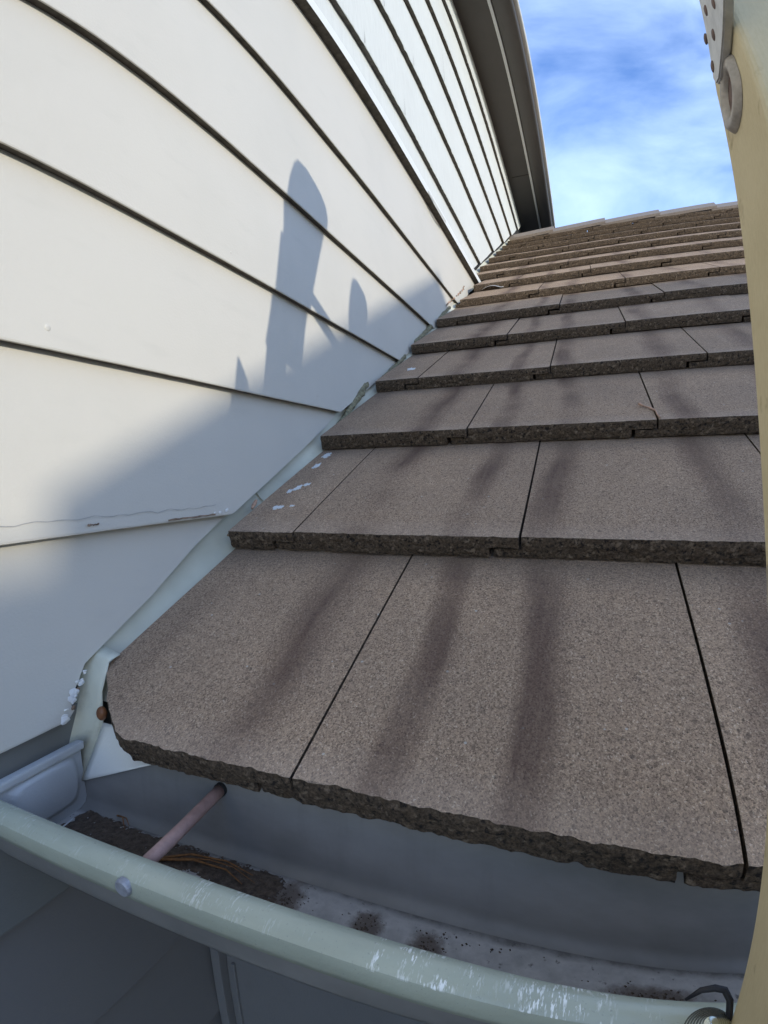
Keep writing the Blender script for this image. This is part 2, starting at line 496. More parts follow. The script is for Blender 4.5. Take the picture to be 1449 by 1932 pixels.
def tile_mesh(seed, u_lo, u_hi, du, nrow, cut_left=False, clip=None, sx=0.0, rough=1.0, chip=1.0):
    """Interlocking flat tile; local x across, y up the slope from the front edge, z out of the tile."""
    cols = [-LAP + 0.003] + list(np.arange(GAP / 2, TW - LAP - 0.003, du)) + [TW - LAP - 0.003]
    cols += list(np.arange(TW - LAP - 0.003 + du, TW - GAP / 2 - du * 0.4, du)) + [TW - GAP / 2]
    if cols[1] - cols[0] > du * 1.5:
        n = int((cols[1] - cols[0]) / du)
        cols = list(np.linspace(cols[0], cols[1], n + 1)[:-1]) + cols[1:]
    cols = [c for c in cols if u_lo - 1e-6 <= c <= u_hi + 1e-6]
    if cut_left:
        cols = [u_lo] + [c for c in cols if c > u_lo + du * 0.4]
    if u_hi < TW - 0.01:
        cols = [c for c in cols if c < u_hi - du * 0.4] + [u_hi]
    half = TT * 0.5
    rows = list(np.linspace(0, half - 0.0028, max(2, nrow // 2))) + list(np.linspace(half, TT, max(2, nrow // 2)))
    kh = len(rows) // 2
    vfront = (lambda u: interp(u, clip[0], clip[1])) if clip else (lambda u: 0.0)
    V, idx, F, MI = [], {}, [], []
    def disp(u, w):
        x = u + sx
        a = fbm(x * 120, w * 150, seed * 3.7, 3) * 0.0017 + fbm(x * 30, w * 30, seed * 1.9 + 7, 2) * 0.0008
        e = max(0.0, mnoise.noise(Vector((x * 78, seed * 5.1, 2.0)))) * (0.4 + 1.6 * max(0.0, mnoise.noise(Vector((x * 13, seed * 1.3, 4.0))))) + 1.3 * max(0.0, mnoise.noise(Vector((x * 24, seed * 2.9, 6.0))) - 0.35)
        e2 = max(0.0, mnoise.noise(Vector((x * 120, seed * 5.1, 8.0))))
        edge = max(0.0, (w - TT * 0.70) / (TT * 0.30)) ** 1.6
        back = edge * (0.0018 + 0.0045 * max(0.0, e) + 0.0022 * e2) * chip
        be = max(0.0, 1 - w / (TT * 0.22)) ** 1.4
        back += be * (0.0008 + 0.0026 * max(0.0, mnoise.noise(Vector((x * 55, seed * 2.3, 5.0))))) * chip
        low = edge * (0.0010 * max(0.0, e) + 0.0006 * e2) * chip
        rise = be * 0.0014 * max(0.0, mnoise.noise(Vector((x * 70, seed * 2.3, 11.0)))) * chip
        return (a * rough + back, -low + rise)
    def fv(i, j):
        key = ('f', i, j)
        if key not in idx:
            u, w = cols[i], rows[j]
            d, dw = disp(u, w)
            idx[key] = len(V)
            V.append((u, vfront(u) + d, w + dw))
        return idx[key]
    def bv(i, j):
        key = ('b', i, j)
        if key not in idx:
            idx[key] = len(V)
            V.append((cols[i], TL, rows[j]))
        return idx[key]
    nC, nR = len(cols) - 1, len(rows) - 1
    def filled(i, j):
        if i < 0 or j < 0 or i >= nC or j >= nR:
            return False
        uc = 0.5 * (cols[i] + cols[i + 1])
        low = j < kh - 1
        seam = j == kh - 1
        if uc < GAP / 2:
            return low
        if uc > TW - LAP - 0.003:
            return j >= kh
        return True if not seam else True
    for i in range(nC):
        for j in range(nR):
            if not filled(i, j):
                continue
            F.append((fv(i, j), fv(i + 1, j), fv(i + 1, j + 1), fv(i, j + 1))); MI.append(1)
            if not filled(i - 1, j):
                F.append((fv(i, j), fv(i, j + 1), bv(i, j + 1), bv(i, j))); MI.append(1)
            if not filled(i + 1, j):
                F.append((fv(i + 1, j + 1), fv(i + 1, j), bv(i + 1, j), bv(i + 1, j + 1))); MI.append(1)
            if not filled(i, j - 1):
                F.append((fv(i, j), bv(i, j), bv(i + 1, j), fv(i + 1, j))); MI.append(1)
            if not filled(i, j + 1):
                if j + 1 == nR:                                    # weather face
                    prev = [fv(i, nR), fv(i + 1, nR)]
                    for v in (0.006, 0.014, 0.03, 0.08, TL):
                        cur = []
                        for q in (i, i + 1):
                            key = ('t', q, v)
                            if key not in idx:
                                u = cols[q]
                                idx[key] = len(V)
                                v0 = vfront(u)
                                z = TT + (fbm((u + sx) * 60, v * 60, seed, 2) * 0.0003 if v < 0.1 else 0.0)
                                V.append((u, v0 + v if v < TL else TL, z))
                            cur.append(idx[key])
                        F.append((prev[0], prev[1], cur[1], cur[0])); MI.append(0)
                        prev = cur
                else:
                    F.append((fv(i, j + 1), fv(i + 1, j + 1), bv(i + 1, j + 1), bv(i, j + 1))); MI.append(1)
    me = bpy.data.meshes.new('roof_tile')
    me.from_pydata(V, [], F)
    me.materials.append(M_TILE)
    me.materials.append(M_EDGE)
    me.polygons.foreach_set('material_index', MI)
    me.update()
    return me

X0 = {0: 0.2754, 1: 0.1013, 2: 0.2895, 3: 0.1027, 4: 0.2824, 5: 0.4172, 6: 0.3242, 7: 0.2066, 8: 0.1044, 9: 0.2371, 10: 0.0919, 11: 0.2456, 12: 0.4148, 13: 0.5626}
shared = {}
tiles = {}
rng = random.Random(3)
for k in range(14):
    xcut = -0.013 if k < 7 else (0.006 if k == 7 else -0.075)
    x = X0[k]
    while x > xcut:
        x -= TW
    xmax = 1.30 if k < 2 else 2.5
    j = 0
    while x < xmax:
        u_lo = max(-LAP, xcut - x)
        cut = xcut - x > -LAP
        near = k <= 3 and x < 0.95
        if cut and TW - (xcut - x) < 0.03:
            x += TW
            continue
        if k <= 3 and near:
            du = (0.0028, 0.0034, 0.005, 0.007)[k]
            nr = (14, 12, 10, 8)[k]
            clip = None
            if k == 0 and cut:
                clip = ([-0.013 - x, 0.014 - x, 0.030 - x, 0.056 - x, 0.075 - x, 0.095 - x], [0.079, 0.056, 0.040, 0.019, 0.006, 0.0])
            me = tile_mesh(k * 10 + j + 1, u_lo, TW, du, nr, cut, clip, x, 1.0, (0.9, 0.8, 0.8, 0.8)[k])
        elif cut:
            me = tile_mesh(k * 10 + j + 1, u_lo, TW, 0.012, 6, True, None, x)
        else:
            key = rng.randrange(5) + (10 if k > 6 else 0)
            if key not in shared:
                shared[key] = tile_mesh(100 + key, -LAP, TW, 0.009 if k <= 6 else 0.014, 6)
            me = shared[key]
        o = bpy.data.objects.new('roof_tile', me)
        COL.objects.link(o)
        o.parent = roof
        ty = rng.uniform(-0.0025, 0.0025) if k > 0 else 0.0
        tz = rng.uniform(-0.0012, 0.0012)
        rz = rng.uniform(-0.003, 0.003) if k > 0 else 0.0
        o.location = (x, k * GAUGE - TT * math.sin(DROP) + ty, -TT * math.cos(DROP) + tz)
        o.rotation_euler = (-DROP, rng.uniform(-0.003, 0.003) if k > 3 else 0.0, rz)
        tiles[(k, j)] = (o, x)
        j += 1
        x += TW

# deck under the tiles
mesh_obj('roof_deck', [(-0.2, 0.06, -0.085), (2.6, 0.06, -0.085), (2.6, 4.95, -0.085), (-0.2, 4.95, -0.085),
                       (-0.2, 0.06, -0.12), (2.6, 0.06, -0.12), (2.6, 4.95, -0.12), (-0.2, 4.95, -0.12)],
         [(0, 1, 2, 3), (7, 6, 5, 4), (0, 4, 5, 1), (1, 5, 6, 2), (2, 6, 7, 3), (3, 7, 4, 0)], M_BLACK, roof)

# ridge tiles: shallow angled caps laid along the ridge, each left cap over the next
def ridge_mesh(seed):
    bm = bmesh.new()
    L = 0.44
    prof = [(-0.120, -0.014), (-0.120, 0.006), (-0.02, 0.020), (0.0, 0.022), (0.02, 0.020), (0.120, -0.035), (0.120, -0.055), (0.0, 0.002)]
    ra = [bm.verts.new((0, y, z)) for y, z in prof]
    rb = [bm.verts.new((L, y, z)) for y, z in prof]
    n = len(prof)
    for i in range(n):
        bm.faces.new((ra[i], ra[(i + 1) % n], rb[(i + 1) % n], rb[i]))
    bm.faces.new(ra[::-1]); bm.faces.new(rb)
    bmesh.ops.recalc_face_normals(bm, faces=bm.faces[:])
    me = bpy.data.meshes.new('ridge_tile')
    bm.to_mesh(me); bm.free()
    me.materials.append(M_RIDGE)
    return me
rm = ridge_mesh(0)
for i in range(8):
    o = bpy.data.objects.new('ridge_tile', rm)
    COL.objects.link(o)
    o.parent = roof
    o.location = (0.225 - 0.404 * 1 + 0.404 * i, 4.915, -0.018)
    o.rotation_euler = (0.0, -0.040, 0)

# ------------------------------------------------------------------ siding wall
wall = thing('siding_wall', 'tall house wall of pale lapped siding boards left of the tiled roof', 'wall', (-0.05, 0.0, 0.0))
WL = Vector((-0.05, 0.0, 0.0))
CUT_Z = [-0.030, -0.0172, -0.0008, 0.0178, 0.0351, 0.0453, 0.0669, 0.1015, 0.1524, 0.1720, 0.1821, 0.2448, 0.3021, 0.3670, 0.3763, 0.4667, 0.5643, 0.5731, 0.6660, 0.7628, 0.7703, 0.9812, 1.24, 1.52]
CUT_Y = [0.024, 0.0290, 0.0364, 0.0492, 0.0596, 0.0654, 0.1124, 0.1830, 0.2682, 0.3154, 0.3250, 0.4638, 0.5898, 0.7231, 0.7200, 0.9277, 1.1450, 1.1420, 1.3570, 1.5663, 1.5550, 2.0000, 2.45, 3.0]
UCUT_Y, UCUT_Z = [1.5, 6.5], [1.5 * 0.5183 + 0.012, 6.5 * 0.5183 + 0.012]

def board(z0, z1, lip_x, y0, cutf, thick, mat, tilt, seed, ragged=0.0, parent=wall, wav=0.0012, fray=0.0):
    """One lap board: rows run from the underside round the lip and up the face; columns run along the wall."""
    prof = [(lip_x - thick, 0.0015), (lip_x - 0.0018, 0.0), (lip_x - 0.0003, 0.0008), (lip_x, 0.0030)]
    H = z1 - z0 + 0.012
    for t in (0.03, 0.06, 0.12, 0.25, 0.5, 0.75, 1.0):
        prof.append((lip_x - tilt * t, 0.003 + (H - 0.003) * t))
    step = 0.020
    rows = []
    ymax = max(cutf(z0 + q[1]) for q in prof)
    n = max(8, int((ymax - y0) / step))
    V, F, MI = [], [], []
    for ri, (px, pz) in enumerate(prof):
        ye = cutf(z0 + pz)
        for c in range(n + 1):
            t = c / n
            y = y0 + (ye - y0) * (1 - (1 - t) ** 1.25)
            e = 0.0
            near_end = max(0.0, 1 - (ye - y) / 0.03)
            if ragged:
                e = ragged * (1.7 if (ragged > 0.005 and z0 + pz < 0.05) else 1.0) * near_end * (mnoise.noise(Vector((seed * 3.3, (z0 + pz) * 120, 1))) + 0.5 * mnoise.noise(Vector((seed, (z0 + pz) * 400, 4))))
            dz = mnoise.noise(Vector((y * 3.0, seed * 7.7, 0))) * wav + mnoise.noise(Vector((y * 40.0, seed * 7.7, 3))) * wav * 0.25
            if fray and ri <= 3:
                q = mnoise.noise(Vector((y * 130.0, seed * 3.7, 9)))
                dz += -fray * max(0.0, q - 0.1) + fray * 0.5 * mnoise.noise(Vector((y * 300.0, seed, 2)))
            dx = fbm(y * 2.0, (z0 + pz) * 4.0, seed, 2) * 0.0012 if ri > 0 else 0
            V.append((px + dx - WL.x, y - e - WL.y, z0 + pz + (dz if ri < 9 else dz * 0.3) - WL.z))
    m = n + 1
    for r in range(len(prof) - 1):
        for c in range(n):
            F.append((r * m + c, r * m + c + 1, (r + 1) * m + c + 1, (r + 1) * m + c))
            MI.append(1 if r == 0 else 0)
    # end grain where the board is cut along the roof
    base = len(V)
    for r, (px, pz) in enumerate(prof):
        e = V[r * m + n]
        V.append((lip_x - thick - tilt - WL.x, e[1], e[2]))
    for r in range(len(prof) - 1):
        F.append((r * m + n, base + r, base + r + 1, (r + 1) * m + n))
        MI.append(0)
    o = mesh_obj('siding_board', V, F, mat, parent, False, [mat, M_UNDER], MI)
    return o

cut = lambda z: interp(z, CUT_Z, CUT_Y)
ucut = lambda z: interp(z, UCUT_Z, UCUT_Y)
LZ = [-0.0165, 0.18214, 0.37807, 0.57155, 0.76243, 0.96788, 1.197]
boards = []
for i in range(6):
    ztop = LZ[i + 1] + (0.0 if i < 5 else -0.002)
    boards.append(board(LZ[i], ztop, -0.020, -2.6, cut, 0.015, M_SIDING, 0.0135, i + 1, 0.006 if i == 0 else 0.0022, wav=0.0014))
# boards below the eave, running on to the inner corner
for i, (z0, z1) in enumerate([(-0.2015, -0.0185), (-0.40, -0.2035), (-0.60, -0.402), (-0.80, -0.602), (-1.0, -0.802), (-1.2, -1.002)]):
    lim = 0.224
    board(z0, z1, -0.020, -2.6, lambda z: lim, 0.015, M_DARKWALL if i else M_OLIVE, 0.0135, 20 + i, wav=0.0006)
# upper storey: rough sawn boards set back above the band
UZ = [1.2125, 1.45748, 1.72089, 1.9744, 2.22308, 2.47534, 2.70]
for i in range(6):
    board(UZ[i], UZ[i + 1] if i < 5 else 2.668, -0.074, -2.6, ucut, 0.021, M_UPPER, 0.0185, 40 + i, 0.004, wav=0.003, fray=0.006)
# long drip band between the two storeys
bm = bmesh.new()
bm_box(bm, (-0.076 - WL.x, -2.6, 1.1985), (-0.009 - WL.x, 2.44, 1.2235), 0.0015)
band = bm_obj('drip_band', bm, M_BAND, wall)
band.data.materials.append(M_UNDER)
for pl in band.data.polygons:
    if pl.normal.z < -0.7:
        pl.material_index = 1  # shade under the band painted on its downward faces
# curled strip of sealant hanging off the band
bm = bmesh.new()
pts = [(-0.0075, 1.437, 1.1995), (-0.005, 1.49, 1.1965), (-0.002, 1.54, 1.190), (-0.0015, 1.59, 1.1885), (-0.003, 1.63, 1.1915), (-0.0025, 1.66, 1.1925)]
pv = []
for i, p in enumerate(pts):
    for dz in (0.0, 0.006, 0.0075):
        pv.append(bm.verts.new((p[0] - WL.x + (0.002 if dz == 0.006 else 0), p[1], p[2] + dz)))
for i in range(len(pts) - 1):
    for q in range(2):
        bm.faces.new((pv[i * 3 + q], pv[i * 3 + 3 + q], pv[i * 3 + 4 + q], pv[i * 3 + 1 + q]))
o = bm_obj('loose_strip', bm, M_TRIM, band)
o.modifiers.new('thickness', 'SOLIDIFY').thickness = 0.0012
# wall core behind the boards
bm = bmesh.new()
bm_box(bm, (-0.25 - WL.x, -2.6, -3.1), (-0.062 - WL.x, 0.222, 1.19))
core = bm_obj('wall_core', bm, M_BLACK, wall)
bm = bmesh.new()
vv = [(-2.6, 1.19), (0.222, 1.19), (0.222, -0.09), (2.42, 1.05), (2.42, 1.19)]
bm_box(bm, (-0.30 - WL.x, -2.6, 1.2), (-0.10 - WL.x, 6.5, 2.66))
bm_obj('wall_core', bm, M_BLACK, wall)
bm = bmesh.new()
fa = [bm.verts.new((-0.062 - WL.x, y, z)) for y, z in [(0.0, -0.02), (0.222, -0.02), (2.45, 1.14), (2.45, 1.19), (0.0, 1.19)]]
fb = [bm.verts.new((-0.20 - WL.x, v.co.y, v.co.z)) for v in fa]
bm.faces.new(fa); bm.faces.new(fb[::-1])
for i in range(5):
    bm.faces.new((fa[i], fb[i], fb[(i + 1) % 5], fa[(i + 1) % 5]))
bm_obj('wall_core', bm, M_BLACK, wall)

def face_x(z):
    """Front face x of the lower siding at height z."""
    for i in range(6):
        if LZ[i] <= z < LZ[i + 1]:
            H = LZ[i + 1] - LZ[i] + 0.012
            return -0.020 - 0.0135 * (z - LZ[i] - 0.003) / (H - 0.003)
    return -0.02

def ribbon(name, pts, w, x_off, mat, parent, seed=0):
    """Thin raised ribbon following (y, z) points on the siding face."""
    V, F = [], []
    for i, (y, z) in enumerate(pts):
        a = pts[max(0, i - 1)]; b = pts[min(len(pts) - 1, i + 1)]
        dy, dz = b[0] - a[0], b[1] - a[1]
        L = math.hypot(dy, dz) or 1
        ww = w * (0.6 + 0.8 * random.random())
        x = face_x(z) + x_off - WL.x
        V.append((x, y - dz / L * ww, z + dy / L * ww))
        V.append((x, y + dz / L * ww, z - dy / L * ww))
    for i in range(len(pts) - 1):
        F.append((2 * i, 2 * i + 1, 2 * i + 3, 2 * i + 2))
    return mesh_obj(name, V, F, mat, parent)

# hairline crack above the lip of the second board, bare wood along the torn lip
cr = [(-0.045 + 0.0115 * i, 0.2015 - 0.0001 * i + 0.0045 * mnoise.noise(Vector((i * 0.5, 3, 1))) + 0.002 * mnoise.noise(Vector((i * 1.7, 5, 1)))) for i in range(30)]
ribbon('paint_crack', cr, 0.00035, 0.0012, M_HAIRLINE, boards[1])
random.seed(11)
for (ys, ye, dz) in ((0.19, 0.285, 0.004), (0.07, 0.085, 0.010)):
    n = 14
    ribbon('bare_wood', [(lerp(ys, ye, i / n), 0.18214 + dz + 0.0012 * mnoise.noise(Vector((i * 0.9, ys, 2)))) for i in range(n + 1)], 0.0011, 0.0013, M_WOOD, boards[1])

def flake(name, y, z, r, mat, parent, seed, curl=0.004):
    n = 11
    V = [(face_x(z) + 0.0015 + curl * 0.3 - WL.x, y, z)]
    for i in range(n):
        a = 2 * math.pi * i / n
        rr = r * (0.6 + 0.7 * abs(mnoise.noise(Vector((math.cos(a) * 2 + seed, math.sin(a) * 2, seed)))))
        V.append((face_x(z) + 0.001 + curl * max(0, math.cos(a - 0.7)) - WL.x, y + math.cos(a) * rr, z + math.sin(a) * rr * 1.1))
    F = [(0, 1 + i, 1 + (i + 1) % n) for i in range(n)]
    o = mesh_obj(name, V, F, mat, parent)
    o.modifiers.new('thickness', 'SOLIDIFY').thickness = 0.0006
    return o
M_FLAKE = mat_simple('peeled_paint_flake', (0.76, 0.77, 0.76), 0.7, 0, 0.08, 150.0, 0.001)
rf = random.Random(5)
for i in range(16):
    z = rf.choice([-0.0125, -0.009, 0.0, 0.006, 0.012, 0.018, 0.024, 0.030, 0.037]) + rf.uniform(-0.002, 0.002)
    y = cut(max(-0.0165, z)) - rf.uniform(0.001, 0.010)
    flake('paint_flake', y, max(z, -0.014), rf.choice([0.0018, 0.0025, 0.0032, 0.0045, 0.006]), M_FLAKE, boards[0], i * 1.37, rf.uniform(0.001, 0.004))
for (y, z, r) in ((0.296, 0.1875, 0.003), (0.312, 0.190, 0.0035), (0.284, 0.1885, 0.002)):
    flake('paint_flake', y, z, r, M_FLAKE, boards[1], y * 31, 0.002)
for (y, z, r) in [(0.036, -0.003, 0.0035), (0.044, 0.014, 0.003), (0.024, -0.012, 0.003)]:
    flake('bare_wood', y, z, r, M_WOOD, boards[0], y * 90, 0.0008)

def nail(y, z, r=0.0038):
    bm = bmesh.new()
    bmesh.ops.create_uvsphere(bm, u_segments=12, v_segments=6, radius=r)
    for v in bm.verts:
        v.co.x *= 0.22
    bmesh.ops.translate(bm, verts=bm.verts[:], vec=(face_x(z) - WL.x, y, z))
    bi = max(i for i in range(6) if LZ[i] <= z)
    bm_obj('nail_head', bm, M_SIDING, boards[bi], True)
nail(0.0385, 0.4002)
nail(0.62, 0.402, 0.002)
nail(0.35, 0.5905, 0.002)

# vertical weather checks in the upper boards
def check_line(y, z0, z1, w=0.0012):
    bi = [i for i in range(6) if UZ[i] <= z0 < (UZ[i + 1])][0]
    V, F = [], []
    n = 8
    for i in range(n + 1):
        t = i / n
        z = lerp(z0, z1, t)
        yy = y + 0.003 * mnoise.noise(Vector((z * 25, y * 9, 0)))
        x = -0.074 - 0.0115 * (z - UZ[bi]) / (UZ[bi + 1] - UZ[bi]) + 0.0018 - WL.x
        ww = w * (1 - t) + 0.0002
        V += [(x, yy - ww, z), (x, yy + ww, z)]
        if i < n:
            F.append((2 * i, 2 * i + 1, 2 * i + 3, 2 * i + 2))
    mesh_obj('weather_check', V, F, M_CRACK, wall)
for (y, z0, h) in [(1.98, 1.977, 0.16), (1.52, 1.724, 0.05), (1.22, 1.724, 0.05), (2.9, 1.724, 0.06), (1.7, 2.226, 0.1), (2.45, 2.226, 0.05), (1.05, 1.46, 0.05), (1.40, 1.46, 0.06), (3.2, 1.977, 0.08)]:
    check_line(y, z0 + 0.002, z0 + h)

# ------------------------------------------------------------------ upper eave and gutter
eave = thing('upper_eave', 'dark grey soffit and pale fascia under the upper storey roof edge', 'eave', (0, 2.5, 2.66))
E0 = Vector((0, 2.5, 2.66))
YE = 5.75
def ebox(name, lo, hi, mat, bev=0.0):
    bm = bmesh.new()
    bm_box(bm, Vector(lo) - E0, Vector(hi) - E0, bev)
    return bm_obj(name, bm, mat, eave)
ebox('soffit', (-0.30, -2.6, 2.671), (0.078, YE, 2.685), M_SOFFIT)
ebox('fascia', (0.079, -2.6, 2.662), (0.096, YE, 2.80), M_TRIM, 0.002)
bm = bmesh.new()
va = [bm.verts.new(Vector((x, -2.6, z)) - E0) for x, z in [(-0.30, 2.69), (0.11, 2.82), (0.11, 2.86), (-2.5, 3.9), (-2.5, 3.8)]]
vb = [bm.verts.new(Vector((v.co.x, YE, v.co.z + E0.z)) - Vector((0, E0.y, E0.z))) for v in va]
bm.faces.new(va); bm.faces.new(vb[::-1])
for i in range(5):
    bm.faces.new((va[i], va[(i + 1) % 5], vb[(i + 1) % 5], vb[i]))
bmesh.ops.recalc_face_normals(bm, faces=bm.faces[:])
bm_obj('roof_edge', bm, M_NROOF, eave)
ebox('end_board', (-0.30, YE + 0.001, 2.655), (0.10, YE + 0.03, 2.84), M_TRIM, 0.002)
for y in (2.1, 4.2):
    ebox('soffit_joint', (-0.06, y, 2.6685), (0.078, y + 0.004, 2.6708), M_BLACK)

# lower trough section in (d, z): d grows outwards from the fascia
GPROF_OUT = [(0.020, 0.000), (-0.012, -0.001)]
def gutter_sections():
    inner = [(0.036, -0.026), (0.0355, -0.104), (0.033, -0.1105), (0.026, -0.114), (-0.044, -0.114), (-0.054, -0.110), (-0.0605, -0.100), (-0.0615, -0.058), (-0.063, -0.0495)]
    bead = []
    bead = [(-0.0645, -0.0485), (-0.0675, -0.0472), (-0.0715, -0.0466), (-0.0760, -0.0471), (-0.0800, -0.0484), (-0.0832, -0.0504), (-0.0848, -0.0522), (-0.0856, -0.0560), (-0.0850, -0.0640), (-0.0838, -0.0695), (-0.0790, -0.0725), (-0.0725, -0.0735)]
    outer = [(-0.0690, -0.0750), (-0.0672, -0.084), (-0.0672, -0.104), (-0.060, -0.115), (-0.046, -0.1185), (0.030, -0.1185), (0.0385, -0.110), (0.0385, -0.026)]
    return inner, bead, outer
def build_gutter(root, origin, x0, x1, nx, frame, warp=0.0008, mats=None):
    inner, bead, outer = gutter_sections()
    def sheet(name, prof, mat, smooth=True):
        V, F = [], []
        xs = np.linspace(x0, x1, nx)
        for x in xs:
            for (y, z) in prof:
                if name in ('back_wall', 'outer_shell') and y > 0.03 and origin.length == 0 and nx == 90 and x < 0.115:
                    z = min(z, -0.0844 + (x + 0.012) * 0.4056 + 0.003)
                dz = warp * mnoise.noise(Vector((x * 6, y * 10, 3.3)))
                V.append(frame(x, y + warp * mnoise.noise(Vector((x * 5, z * 9, 1.1))), z + dz) - origin)
        m = len(prof)
        for i in range(nx - 1):
            for j in range(m - 1):
                F.append((i * m + j, i * m + j + 1, (i + 1) * m + j + 1, (i + 1) * m + j))
        return mesh_obj(name, V, F, mat, root, smooth)
    sheet('back_wall', inner[:4], mats[1])
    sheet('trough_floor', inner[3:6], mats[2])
    sheet('inner_face', inner[5:], mats[1])
    sheet('rolled_bead', [inner[-1]] + bead[:7], mats[0])
    sheet('bead_face', bead[6:] + [outer[0]], mats[0])
    sheet('outer_shell', outer, mats[1])  # darker inner metal reused: shade under the rim put into the shell colour

gut = thing('rain_gutter', 'pale green painted rain gutter with rolled rim under the eave tiles', 'gutter', (0.2, -0.02, -0.1))
G0 = Vector((0.2, -0.02, -0.1))
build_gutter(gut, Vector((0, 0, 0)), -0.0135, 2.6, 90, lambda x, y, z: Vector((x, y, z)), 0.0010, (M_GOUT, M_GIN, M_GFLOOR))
for ch in list(COL.objects):
    if ch.parent == gut:
        ch.matrix_parent_inverse = Matrix.Translation(-G0)
def gobj(o):
    o.parent = gut
    o.matrix_parent_inverse = Matrix.Translation(-G0)
    return o
# end cap with a pressed panel
inner, bead, outer = gutter_sections()
ring = [(0.034, -0.0395)] + inner[1:-1] + [(-0.063, -0.046)]
cap_c = (-0.012, -0.075)
V, F = [], []
levels = [(1.0, 0.0), (0.93, 0.0), (0.86, 0.0015), (0.80, 0.0055), (0.72, 0.0065), (0.30, 0.0070)]
def cap_dense(pts, k=6):
    out = []
    for i in range(len(pts)):
        a, b = pts[i], pts[(i + 1) % len(pts)]
        for q in range(k):
            out.append((lerp(a[0], b[0], q / k), lerp(a[1], b[1], q / k)))
    return out
rd = cap_dense(ring, 5)
pan = []
for i, (y, z) in enumerate(rd):          # rounder inner panel
    dy, dz = y - cap_c[0], z - cap_c[1]
    L = math.hypot(dy, dz)
    hy, hz = 0.036, 0.024
    r = 0.022
    a = math.atan2(dz, dy)
    c_, s_ = math.cos(a), math.sin(a)
    n = 4.5
    rr = 1.0 / ((abs(c_) / hy) ** n + (abs(s_) / hz) ** n) ** (1 / n)
    pan.append((cap_c[0] + c_ * rr, cap_c[1] + s_ * rr))
lv = [(0.0, 0.0), (0.55, 0.0), (0.80, 0.0012), (1.0, 0.0058), (1.12, 0.0068)]
m = len(rd)
for t, h in lv:
    for (a, b) in zip(rd, pan):
        if t <= 1:
            V.append((-0.0125 + h, lerp(a[0], b[0], t), lerp(a[1], b[1], t)))
        else:
            V.append((-0.0125 + h, lerp(b[0], cap_c[0], t - 1), lerp(b[1], cap_c[1], t - 1)))
for l in range(len(lv) - 1):
    for i in range(m):
        F.append((l * m + i, l * m + (i + 1) % m, (l + 1) * m + (i + 1) % m, (l + 1) * m + i))
F.append(tuple((len(lv) - 1) * m + i for i in range(m)))
gobj(mesh_obj('end_cap', V, F, M_CAP, None, True))
bm = bmesh.new()
bm_box(bm, (-0.0185, -0.064, -0.0475), (-0.0075, 0.036, -0.0385), 0.0022)
gobj(bm_obj('cap_rim', bm, M_CAP, None))
bm = bmesh.new()
tube(bm, [(0.0015, -0.050, -0.1118), (0.0018, -0.03, -0.1126), (0.0015, -0.012, -0.1120), (0.0010, 0.006, -0.1105)], 0.0008, 6)
gobj(bm_obj('seam_bead', bm, M_SPOT, None))
# spike and ferrule
bm = bmesh.new()
tube(bm, [(0.1800, -0.066, -0.0555), (0.1785, -0.02, -0.054), (0.1765, 0.02, -0.0525), (0.1757, 0.0362, -0.052)], 0.0058, 20)
gobj(bm_obj('spike_ferrule', bm, M_FERRULE, None, True))
bm = bmesh.new()
tube(bm, [(0.1757, 0.0325, -0.052), (0.1757, 0.0368, -0.052)], 0.0066, 18)
gobj(bm_obj('ferrule_hole', bm, M_BLACK, None))
bm = bmesh.new()
tube(bm, [(0.1812, -0.0840, -0.0575), (0.1812, -0.0876, -0.0578), (0.1812, -0.0890, -0.0579)], 0.006, 18, True, [0.0074, 0.0074, 0.0062])
gobj(bm_obj('spike_head', bm, M_SPIKE, None))
# thin drip edge under the tiles
bm = bmesh.new()
bm_box(bm, (0.118, 0.0375, -0.044), (2.6, 0.0410, -0.0315), 0.0)
gobj(bm_obj('drip_edge', bm, M_KICK, None))
bm = bmesh.new()
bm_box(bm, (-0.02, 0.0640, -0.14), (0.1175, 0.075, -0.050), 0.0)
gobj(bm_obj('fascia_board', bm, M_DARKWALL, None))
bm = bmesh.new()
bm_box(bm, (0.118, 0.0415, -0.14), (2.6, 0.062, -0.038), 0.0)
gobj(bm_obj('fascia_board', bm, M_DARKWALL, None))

gut2 = thing('rain_gutter', 'pale upper rain gutter seen from below along the high soffit', 'gutter', (0.15, 2.5, 2.70))
def frame2(x, y, z):
    return Vector((0.098 + (0.0385 - y) + (0.006 if y < -0.0695 else 0.0), x, 2.78 + z))
build_gutter(gut2, Vector((0, 0, 0)), -2.6, YE, 60, frame2, 0.0006, (M_TRIM, M_GIN, M_GIN))
for ch in list(COL.objects):
    if ch.parent == gut2:
        ch.matrix_parent_inverse = Matrix.Translation(-Vector((0.15, 2.5, 2.70)))
        if ch.name.startswith('outer_shell'):
            ch.data.materials[0] = M_SOFFIT
ring2 = [frame2(YE + 0.0005, y, z) for (y, z) in [(0.0385, -0.026)] + outer[::-1][1:] + bead[::-1] ]
o = mesh_obj('end_cap', ring2, [tuple(range(len(ring2)))], M_TRIM, gut2)
o.matrix_parent_inverse = Matrix.Translation(-Vector((0.15, 2.5, 2.70)))

